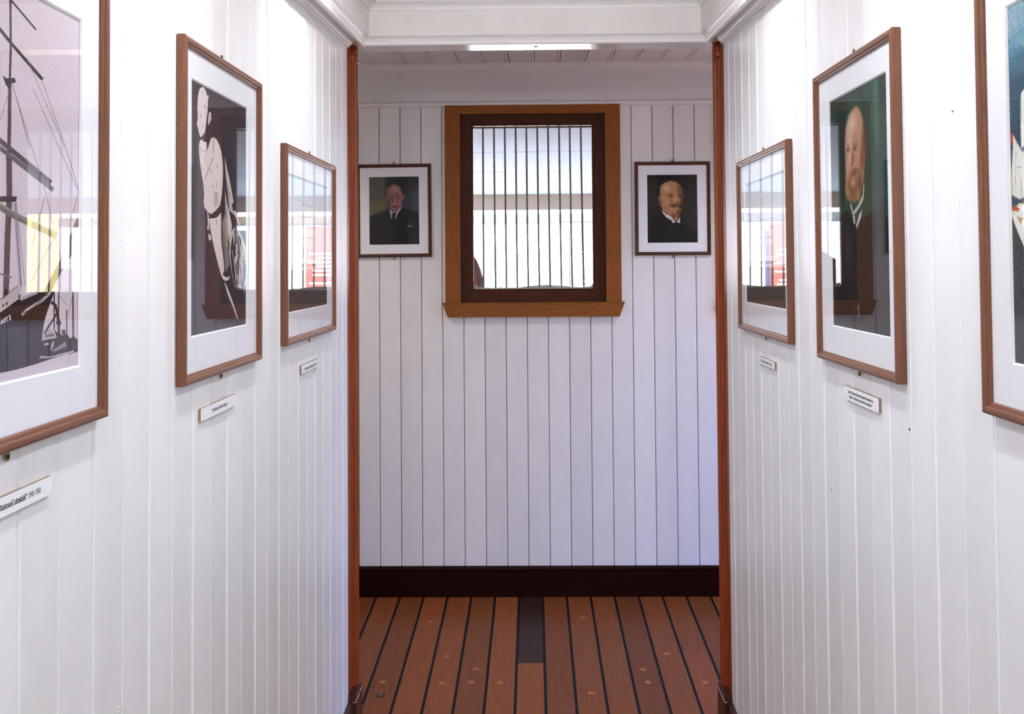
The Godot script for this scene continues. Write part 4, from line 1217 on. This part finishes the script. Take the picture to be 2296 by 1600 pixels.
const PRINT_FIGUREHEAD := [
	["f","3a3338"],
	["p","dccdc9",[183,4,220,4,249,15,267,33,288,22,291,34,279,50,277,91,258,130,243,168,228,187,163,212,137,200,120,177,102,168,103,155,117,145,108,96,116,55,140,20]],
	["p","dccdc9",[289,112,307,91,334,94,338,121,310,139,292,152,283,138]],
	["p","3a3338",[300,107,321,109,326,107,305,105]],
	["p","3a3338",[319,108,309,132,317,131,326,107]],
	["p","3a3338",[229,67,244,87,229,85]],
	["p","3a3338",[145,116,160,126,166,125,150,115]],
	["p","3a3338",[160,125,145,136,150,136,166,125]],
	["p","3a3338",[186,173,212,160,207,160,181,173]],
	["p","3a3338",[212,160,215,152,209,153,206,161]],
	["p","3a3338",[116,176,139,172,138,171,115,175]],
	["p","dccdc9",[149,226,178,218,214,225,258,221,269,257,296,233,334,200,372,190,435,194,483,216,516,240,540,277,549,322,541,373,525,431,493,471,421,496,344,514,283,509,231,493,216,472,223,435,201,386,164,334,142,289,132,254]],
	["p","3a3338",[373,274,307,320,314,320,380,274]],
	["p","3a3338",[309,319,213,385,220,385,316,320]],
	["p","3a3338",[161,265,267,263,268,262,163,263]],
	["p","3a3338",[372,192,372,256,379,256,378,191]],
	["p","3a3338",[206,292,231,289,230,288,206,291]],
	["p","3a3338",[227,289,235,300,239,300,231,288]],
	["p","3a3338",[327,330,340,341,345,340,332,329]],
	["p","3a3338",[340,340,328,352,332,352,345,340]],
	["p","3a3338",[183,325,206,339,210,338,187,325]],
	["p","3a3338",[206,338,191,350,195,350,210,338]],
	["p","3a3338",[429,300,436,315,442,315,435,299]],
	["p","3a3338",[430,375,433,398,439,398,436,375]],
	["p","3a3338",[358,389,363,406,369,406,364,388]],
	["p","4a4044",[386,415,394,483,401,483,392,415]],
	["p","4a4044",[406,416,415,479,421,479,413,416]],
	["p","4a4044",[427,418,435,475,442,475,433,417]],
	["p","4a4044",[447,419,456,471,462,471,454,418]],
	["p","3a3338",[384,189,449,201,454,200,389,188]],
	["p","3a3338",[447,200,500,219,506,218,453,199]],
	["p","3a3338",[161,251,146,264,152,264,167,251]],
	["p","3a3338",[212,396,243,413,248,412,218,395]],
	["p","c9bab4",[573,255,599,280,667,346,728,413,755,448,706,458,653,386,599,323]],
	["p","b9aaa4",[595,323,624,380,650,433,668,487,755,500,720,461,667,416,626,352]],
	["p","a89a94",[583,401,616,435,642,504,592,505]],
	["p","dccdc9",[306,534,437,526,517,500,514,558,518,615,528,645,551,683,576,733,568,756,543,764,585,776,635,780,686,773,661,790,602,795,552,787,511,764,454,714,391,654,352,610,321,570]],
	["p","dccdc9",[271,504,298,521,307,549,299,582,272,579,283,553]],
	["p","dccdc9",[293,595,332,603,341,618,314,626,296,615]],
	["p","3a3338",[418,534,435,546,441,545,424,533]],
	["p","3a3338",[434,544,421,559,427,559,441,545]],
	["p","8d7f78",[526,546,583,506,625,469,634,555,634,644,669,722,601,757,584,699,543,630]],
	["p","d3c4bd",[616,450,668,495,723,552,703,580,655,622,637,574,627,512]],
	["p","cdbeb6",[668,620,703,580,773,557,782,565,729,596,703,635,689,683,721,746,695,722,662,675]],
	["p","c8b9b1",[720,489,790,482,845,517,919,584,863,548,805,514]],
	["p","cdbeb6",[738,587,773,573,782,599,756,643]],
	["p","cdbeb6",[791,634,827,630,836,666,800,682,788,662]],
	["p","cdbeb6",[774,694,827,674,849,682,783,730]],
	["p","cfc0b8",[818,562,922,592,1018,652,1092,727,1072,773,995,822,957,860,976,805,1014,764,976,714,900,674,873,658,910,617]],
	["p","cfc0b8",[873,698,900,674,947,706,938,772,901,832,873,815,857,779]],
	["p","40383a",[893,616,919,707,927,707,900,616]],
	["p","40383a",[919,706,908,764,916,764,927,706]],
	["p","40383a",[923,638,946,727,953,727,930,638]],
	["p","40383a",[946,726,934,776,942,776,953,726]],
	["p","40383a",[953,661,972,748,980,748,960,661]],
	["p","40383a",[972,747,961,789,968,789,980,747]],
	["p","40383a",[983,683,999,769,1007,769,991,683]],
	["p","40383a",[999,768,987,801,995,802,1007,768]],
	["p","40383a",[1014,706,1026,790,1034,790,1022,706]],
	["p","40383a",[1026,789,1014,814,1022,814,1034,789]],
	["p","cdbeb6",[691,722,727,778,734,778,698,722]],
	["p","cdbeb6",[726,777,789,827,796,826,733,777]],
	["p","3a3338",[715,643,751,675,762,675,725,642]],
	["p","3a3338",[751,674,733,699,743,699,761,674]],
	["p","d6c7c0",[568,795,605,809,670,845,757,903,843,966,832,973,739,912,644,856]],
	["p","3a3338",[664,628,717,699,725,699,672,627]],
	["p","3a3338",[716,698,752,762,761,762,725,698]],
	["p","cdbeb6",[714,659,768,723,780,723,726,658]],
	["p","cdbeb6",[767,722,795,795,807,795,780,721]],
	["p","3a3338",[768,606,823,675,832,674,777,606]],
	["p","3a3338",[823,674,832,739,841,739,832,674]],
	["p","cdbeb6",[820,585,876,642,889,642,832,585]],
	["p","cdbeb6",[875,641,894,699,907,699,888,640]],
	["p","3a3338",[914,624,971,690,981,690,923,624]],
	["p","3a3338",[971,689,971,764,981,764,980,689]],
	["p","cdbeb6",[969,673,1008,732,1021,732,982,672]],
	["p","cdbeb6",[1007,730,988,806,1002,806,1021,730]],
	["p","3a3338",[877,722,906,772,915,772,887,722]],
	["p","3a3338",[906,771,896,820,906,821,915,771]],
	["p","cdbeb6",[987,706,1031,749,1045,748,1001,705]],
	["p","cdbeb6",[1031,747,1023,794,1036,794,1044,747]],
	["p","3a3338",[750,571,796,627,805,626,759,570]],
	["p","3a3338",[796,626,787,675,796,675,805,626]],
	["p","cdbeb6",[594,520,612,591,623,590,606,520]],
	["p","cdbeb6",[611,590,632,645,644,645,623,589]],
	["p","3a3338",[555,591,580,661,588,661,563,591]],
	["p","3a3338",[580,660,614,723,622,722,588,660]],
	["p","cdbeb6",[821,770,849,804,862,804,833,770]],
	["p","cdbeb6",[848,803,877,829,890,828,860,802]],
	["p","3a3338",[504,489,537,491,507,495]],
	["p","3a3338",[507,500,539,502,510,506]],
	["p","3a3338",[509,510,542,512,513,516]],
	["p","3a3338",[512,520,544,522,515,526]],
	["p","3a3338",[515,530,546,532,518,536]],
	["p","3a3338",[517,541,549,543,521,547]],
	["p","3a3338",[520,551,551,553,523,557]],
	["p","3a3338",[523,561,553,563,526,567]],
	["p","3a3338",[526,571,556,574,529,577]],
	["p","3a3338",[528,582,558,584,532,588]],
	["p","3a3338",[531,592,560,594,534,598]],
	["p","3a3338",[534,602,563,605,537,608]],
	["p","3a3338",[536,612,565,615,540,618]],
	["p","3a3338",[539,623,568,625,542,629]],
	["p","3a3338",[542,633,570,636,545,639]],
	["p","3a3338",[544,643,572,646,548,649]],
	["p","3a3338",[547,654,575,656,550,660]],
	["p","3a3338",[550,664,577,667,553,670]],
	["p","3a3338",[552,674,580,677,556,680]],
	["p","3a3338",[555,685,582,688,558,691]],
	["p","3a3338",[558,695,584,698,561,701]],
	["p","3a3338",[561,705,587,708,564,711]],
	["p","3a3338",[563,716,589,719,567,722]],
	["p","3a3338",[566,726,592,729,569,732]],
	["p","3a3338",[569,736,594,740,572,743]],
	["p","3a3338",[571,747,596,750,575,753]],
	["p","7b7276",[70,893,184,897,184,896,70,892]]
]
const PRINT_BEARD := [
	["f","2b4a41"],
	["p","44705a",[760,-45,873,-29,857,280,812,276,786,159]],
	["p","35594c",[639,-33,747,-32,729,211,667,247]],
	["p","1c302a",[-109,-50,302,-31,265,450,108,475,-149,465]],
	["p","1f362f",[895,-26,939,-20,932,536,866,533]],
	["p","233f36",[12,-19,101,-8,95,443,22,439]],
	["b",24],
	["n","5d8a6c",0.35,40,7],
	["n","14241f",0.4,26,6],
	["p","b88f78",[374,92,468,67,537,81,597,125,623,184,649,245,625,320,597,377,528,462,372,467,268,419,281,326,273,201,295,140]],
	["b",8],
	["e","e2c2ac",[411,133,123,62],1.0],
	["e","dcb8a2",[365,209,80,80],1.0],
	["e","5c3a30",[626,231,75,124],1.0],
	["e","6e473a",[577,304,56,78],1.0],
	["e","d29482",[342,296,70,35],1.0],
	["e","c27d6c",[487,298,61,34],1.0],
	["e","94634f",[333,238,57,15],1.0],
	["e","86563f",[463,241,67,17],1.0],
	["e","6c4034",[413,283,24,37],1.0],
	["e","e4c0aa",[362,279,21,38],1.0],
	["e","8a5648",[395,308,45,7],1.0],
	["e","7f5d40",[417,405,159,77],0.55],
	["e","6b4c34",[461,338,102,19],1.0],
	["e","b08a5c",[315,428,65,41],1.0],
	["e","a67c48",[479,439,59,34],1.0],
	["e","5a3f2c",[540,388,50,61],1.0],
	["e","cc9c88",[416,384,75,33],0.9],
	["e","9a4f54",[399,353,59,6],0.8],
	["e","c08276",[401,362,48,5],0.9],
	["n","4a3524",0.25,120,90],
	["b",3],
	["e","2c2422",[333,240,24,8],0.6],
	["e","2c2422",[460,242,27,7],0.6],
	["e","c9b09e",[341,239,8,3],0.6],
	["e","c9b09e",[470,241,9,3],0.6],
	["p","6e4c3a",[299,219,344,218,340,216,295,217]],
	["p","6e4c3a",[335,217,367,229,374,228,342,216]],
	["p","5c3c2e",[418,227,475,220,468,217,411,225]],
	["p","5c3c2e",[464,219,513,235,520,234,471,218]],
	["b",2],
	["p","1c1b1d",[-12,532,307,500,443,561,512,547,931,496,928,540,1021,563,1006,774,989,1006,-108,1067,-68,553]],
	["e","3a3430",[300,651,77,143],1.0],
	["e","2b2a2d",[817,717,138,201],1.0],
	["e","141315",[155,885,219,169],1.0],
	["b",6],
	["p","bdb3aa",[345,469,382,477,404,508,501,482,586,441,598,386,612,422,590,465,526,492,434,519,395,517]],
	["p","cfc6bd",[524,519,569,502,543,534,468,580,456,568]],
	["p","bdb3aa",[395,514,434,525,444,564,412,554]],
	["b",3],
	["p","8d8680",[460,895,486,902,475,924,496,947,465,945]],
	["b",2]
]
const PRINT_BARQUE := [
	["f","3f5263"],
	["p","7fa3b0",[-74,-32,559,-196,542,87,-87,167]],
	["p","5f93a6",[-82,103,549,-27,542,87,-87,167]],
	["p","4a7286",[-86,160,543,81,536,200,-89,204]],
	["p","3c5668",[-89,200,536,194,524,399,-97,339]],
	["p","3c4a5b",[-96,322,525,384,515,541,-106,474]],
	["p","44474b",[-112,575,512,598,476,1198,-158,1289]],
	["b",14],
	["n","22303c",0.5,26,150],
	["n","8fa0aa",0.25,40,220],
	["p","dcdcd0",[15,358,43,382,82,411,128,456,123,533,60,546,-8,528,3,454,16,399]],
	["p","e2e2d8",[87,253,142,234,132,393,83,405,78,330]],
	["p","cfd0c6",[82,414,131,412,123,539,74,543]],
	["p","e4e3da",[187,150,282,144,288,225,181,229]],
	["p","b9b8ae",[254,146,282,144,288,225]],
	["p","6d5a48",[181,145,288,139,288,144,181,150]],
	["p","dad9cf",[177,237,292,231,298,312,171,316]],
	["p","b9b8ae",[258,233,292,231,298,312]],
	["p","6d5a48",[171,232,298,226,298,231,171,237]],
	["p","e0dfd6",[166,324,303,318,309,399,160,403]],
	["p","b9b8ae",[262,320,303,318,309,399]],
	["p","6d5a48",[160,319,309,313,309,318,160,324]],
	["p","e4e3da",[156,411,313,405,319,486,150,490]],
	["p","b9b8ae",[266,407,313,405,319,486]],
	["p","6d5a48",[150,406,319,400,319,405,150,411]],
	["p","dad9cf",[145,498,324,492,330,573,140,577]],
	["p","b9b8ae",[270,494,324,492,330,573]],
	["p","6d5a48",[140,493,330,487,330,492,140,498]],
	["p","5a4a3c",[231,80,238,80,240,640,229,640]],
	["p","dad9cf",[382,90,497,84,504,177,375,181]],
	["p","b9b8ae",[463,86,497,84,504,177]],
	["p","6d5a48",[375,85,504,79,504,84,375,90]],
	["p","e0dfd6",[369,189,510,183,517,276,362,280]],
	["p","b9b8ae",[468,185,510,183,517,276]],
	["p","6d5a48",[362,184,517,178,517,183,362,189]],
	["p","e4e3da",[357,288,522,282,529,375,350,379]],
	["p","b9b8ae",[473,284,522,282,529,375]],
	["p","6d5a48",[350,283,529,277,529,282,350,288]],
	["p","dad9cf",[344,387,535,381,542,474,337,478]],
	["p","b9b8ae",[478,383,535,381,542,474]],
	["p","6d5a48",[337,382,542,376,542,381,337,387]],
	["p","e0dfd6",[331,486,548,480,555,573,325,577]],
	["p","b9b8ae",[483,482,548,480,555,573]],
	["p","6d5a48",[325,481,555,475,555,480,325,486]],
	["p","5a4a3c",[436,20,443,20,445,640,434,640]],
	["p","e0dfd6",[587,130,692,124,698,209,581,213]],
	["p","b9b8ae",[661,126,692,124,698,209]],
	["p","6d5a48",[581,125,698,119,698,124,581,130]],
	["p","e4e3da",[575,221,704,215,710,300,569,304]],
	["p","b9b8ae",[665,217,704,215,710,300]],
	["p","6d5a48",[569,216,710,210,710,215,569,221]],
	["p","dad9cf",[564,312,715,306,721,391,558,395]],
	["p","b9b8ae",[670,308,715,306,721,391]],
	["p","6d5a48",[558,307,721,301,721,306,558,312]],
	["p","e0dfd6",[552,403,727,397,733,482,546,486]],
	["p","b9b8ae",[674,399,727,397,733,482]],
	["p","6d5a48",[546,398,733,392,733,397,546,403]],
	["p","e4e3da",[541,494,738,488,745,573,535,577]],
	["p","b9b8ae",[679,490,738,488,745,573]],
	["p","6d5a48",[535,489,745,483,745,488,535,494]],
	["p","5a4a3c",[636,60,643,60,645,640,634,640]],
	["p","dcdbd1",[730,210,930,560,735,560]],
	["p","dcdbd1",[760,300,960,590,790,585]],
	["p","dcdbd1",[700,180,860,420,715,430]],
	["b",2],
	["p","7d7c74",[14,358,82,411,83,411,15,358]],
	["p","7d7c74",[81,411,128,450,130,450,83,411]],
	["p","7d7c74",[8,398,-6,528,-4,528,10,398]],
	["p","7d7c74",[42,381,24,528,26,528,44,382]],
	["p","7d7c74",[88,227,73,550,74,550,90,227]],
	["p","7d7c74",[10,458,80,457,80,456,10,458]],
	["p","c4463f",[6,354,18,363,20,390,4,387,-18,388,-35,393,-30,379,-12,370]],
	["p","e8e4e0",[-13,381,22,375,20,374,-14,380]],
	["p","e8e4e0",[-2,364,6,389,9,389,1,364]],
	["p","2a3560",[-13,380,21,375,20,374,-14,380]],
	["p","2a3560",[-1,364,7,389,8,389,0,364]],
	["p","6a4a3a",[-22,532,74,551,75,549,-20,531]],
	["p","46505a",[65,330,89,328,87,327,63,329]],
	["p","e0e2dc",[-15,566,-2,589,19,616,54,649,96,686,505,720,512,592,288,575,68,559]],
	["p","e0e2dc",[80,625,300,640,760,636,980,600,900,690,820,745,300,760,150,730]],
	["p","7a3a30",[150,728,300,756,820,742,790,765,300,775]],
	["p","b4553e",[-17,559,32,563,59,572,42,578,-8,574]],
	["p","ead9a0",[46,555,104,558,104,563,46,560]],
	["p","b99a6a",[30,590,102,602,101,615,65,614]],
	["p","d8d4c4",[-4,573,31,577,25,590,1,584]],
	["b",2]
]
const PRINT_SPECTACLES := [
	["f","3a3e42"],
	["p","55574f",[-8,-4,346,-2,325,307,-10,340]],
	["p","626040",[-10,347,335,307,391,462,-11,621]],
	["p","353c41",[776,1,1025,3,1021,557,697,464]],
	["p","465053",[833,170,1024,136,1022,536,831,493]],
	["p","292c30",[394,-1,776,1,717,254,316,293]],
	["b",24],
	["n","70705c",0.25,30,20],
	["p","8a625a",[345,188,422,132,508,108,594,133,651,197,670,267,655,379,640,443,573,512,525,519,468,498,401,441,363,378,316,307,321,251]],
	["p","9a6a60",[665,267,698,257,715,278,688,338,661,351]],
	["b",7],
	["e","b0857c",[517,175,106,64],1.0],
	["e","a0706a",[584,239,68,43],1.0],
	["e","3c2c2c",[335,251,44,92],1.0],
	["e","4a3030",[392,378,49,92],1.0],
	["e","5e302e",[473,336,26,64],1.0],
	["e","b47a70",[505,329,24,58],1.0],
	["e","a05c56",[597,351,44,50],1.0],
	["e","58302f",[506,442,87,26],1.0],
	["e","95605a",[525,480,54,27],1.0],
	["e","9a8c8b",[511,398,68,15],0.8],
	["e","6d4844",[564,386,20,29],1.0],
	["e","8a6058",[435,301,41,23],1.0],
	["e","8a6058",[566,298,41,24],1.0],
	["b",4],
	["p","221e1e",[526,289,557,278,555,275,524,286]],
	["p","221e1e",[553,279,599,284,599,281,554,275]],
	["p","221e1e",[595,282,600,314,605,313,600,281]],
	["p","221e1e",[602,311,562,325,564,328,605,314]],
	["p","221e1e",[566,325,531,314,529,317,564,328]],
	["p","221e1e",[533,316,528,286,524,287,528,317]],
	["p","322828",[397,288,437,277,435,275,395,286]],
	["p","322828",[434,277,474,289,475,286,435,275]],
	["p","322828",[472,286,467,323,470,323,475,287]],
	["p","322828",[469,321,424,328,425,330,470,323]],
	["p","322828",[427,328,397,310,395,312,425,330]],
	["p","322828",[399,312,399,286,395,286,395,312]],
	["p","221e1e",[471,295,497,310,500,308,474,292]],
	["p","221e1e",[497,310,528,299,526,296,495,307]],
	["p","5a4540",[602,289,666,279,665,276,601,287]],
	["e","1c1819",[569,296,18,8],0.6],
	["e","3a3030",[430,301,17,8],0.6],
	["p","1c1819",[400,268,451,268,451,263,400,263]],
	["p","1c1819",[446,267,478,283,482,279,450,263]],
	["p","1c1819",[526,262,577,247,574,243,523,258]],
	["p","1c1819",[571,247,606,270,611,266,575,243]],
	["p","1f1f24",[-11,621,47,572,162,541,324,497,411,441,505,631,640,443,716,464,831,507,964,543,1021,564,1019,1012,-12,1007]],
	["p","121216",[439,540,640,443,773,492,761,1011,446,1009]],
	["p","26282c",[773,591,1021,592,1019,1012,771,1011]],
	["b",3],
	["p","aca5a9",[401,462,434,490,482,533,453,550,424,539]],
	["p","aca5a9",[650,436,640,471,573,540,524,635,515,617,539,519,582,484]],
	["p","9a949a",[420,539,453,554,462,582,434,627]],
	["p","8a7068",[477,505,535,505,534,533,496,536]],
	["p","0f0f12",[448,547,544,537,515,589,524,652,438,652,467,589]],
	["p","80809a",[753,738,772,720,791,720,801,703,815,724,863,724,858,740]],
	["b",2]
]
const PRINT_MOUSTACHE := [
	["f","201d1a"],
	["p","15110f",[230,-6,544,-4,542,159,225,293]],
	["p","292622",[6,87,210,89,174,564,-1,563]],
	["p","252322",[748,24,1007,26,999,1003,731,1002]],
	["p","121114",[52,699,248,565,533,716,681,669,768,1002,-8,997]],
	["b",24],
	["p","ad8054",[255,177,339,117,469,84,589,105,680,173,725,262,733,337,713,445,684,533,627,601,589,689,533,689,461,600,332,552,287,497,252,334]],
	["p","9c6248",[215,334,243,313,271,334,292,429,287,473,250,449]],
	["b",7],
	["e","d2ab80",[384,199,121,89],1.0],
	["e","c8b79f",[384,216,51,35],1.0],
	["e","3a2418",[732,377,103,232],1.0],
	["e","6a432c",[652,227,75,103],1.0],
	["e","c4926a",[390,389,89,65],1.0],
	["e","2e1c14",[666,459,75,75],1.0],
	["e","cf9f76",[552,370,46,58],1.0],
	["e","6e4630",[492,396,25,29],1.0],
	["e","5a3626",[593,417,29,35],1.0],
	["e","60402c",[535,607,102,49],1.0],
	["e","a8704c",[379,511,75,49],1.0],
	["e","b8845c",[536,526,70,31],1.0],
	["e","4a2c1e",[628,553,66,49],1.0],
	["e","6b4530",[479,308,66,28],1.0],
	["e","4e3020",[664,309,57,32],1.0],
	["e","4a3020",[265,395,21,42],1.0],
	["b",4],
	["e","54412f",[537,454,121,31],0.6],
	["e","3a2b1c",[537,465,66,18],0.9],
	["e","6a543c",[491,434,38,17],0.9],
	["p","33241a",[396,302,452,282,447,275,391,294]],
	["p","33241a",[443,283,515,294,518,286,446,275]],
	["p","33241a",[613,299,683,279,679,272,609,292]],
	["p","33241a",[674,279,715,295,720,288,679,272]],
	["e","1e140f",[473,325,30,11],0.6],
	["e","bda98c",[451,328,11,6],0.6],
	["e","1e140f",[657,326,29,11],0.6],
	["e","a8967c",[633,329,10,6],0.6],
	["p","5a3926",[462,353,433,396,438,398,468,355]],
	["p","5a3926",[433,396,447,432,453,431,439,394]],
	["p","5a3926",[446,554,499,562,500,558,447,550]],
	["p","5a3926",[496,560,544,586,547,582,499,557]],
	["b",3],
	["p","0f0e11",[-4,767,126,686,249,551,286,538,386,633,496,695,579,709,672,703,682,608,774,676,864,772,1002,807,999,1003,-8,997]],
	["p","cfc9c8",[284,521,359,569,470,607,506,654,561,706,505,710,478,671,386,633,313,572]],
	["p","d8cec8",[650,618,655,710,584,706,621,662]],
	["b",2]
]
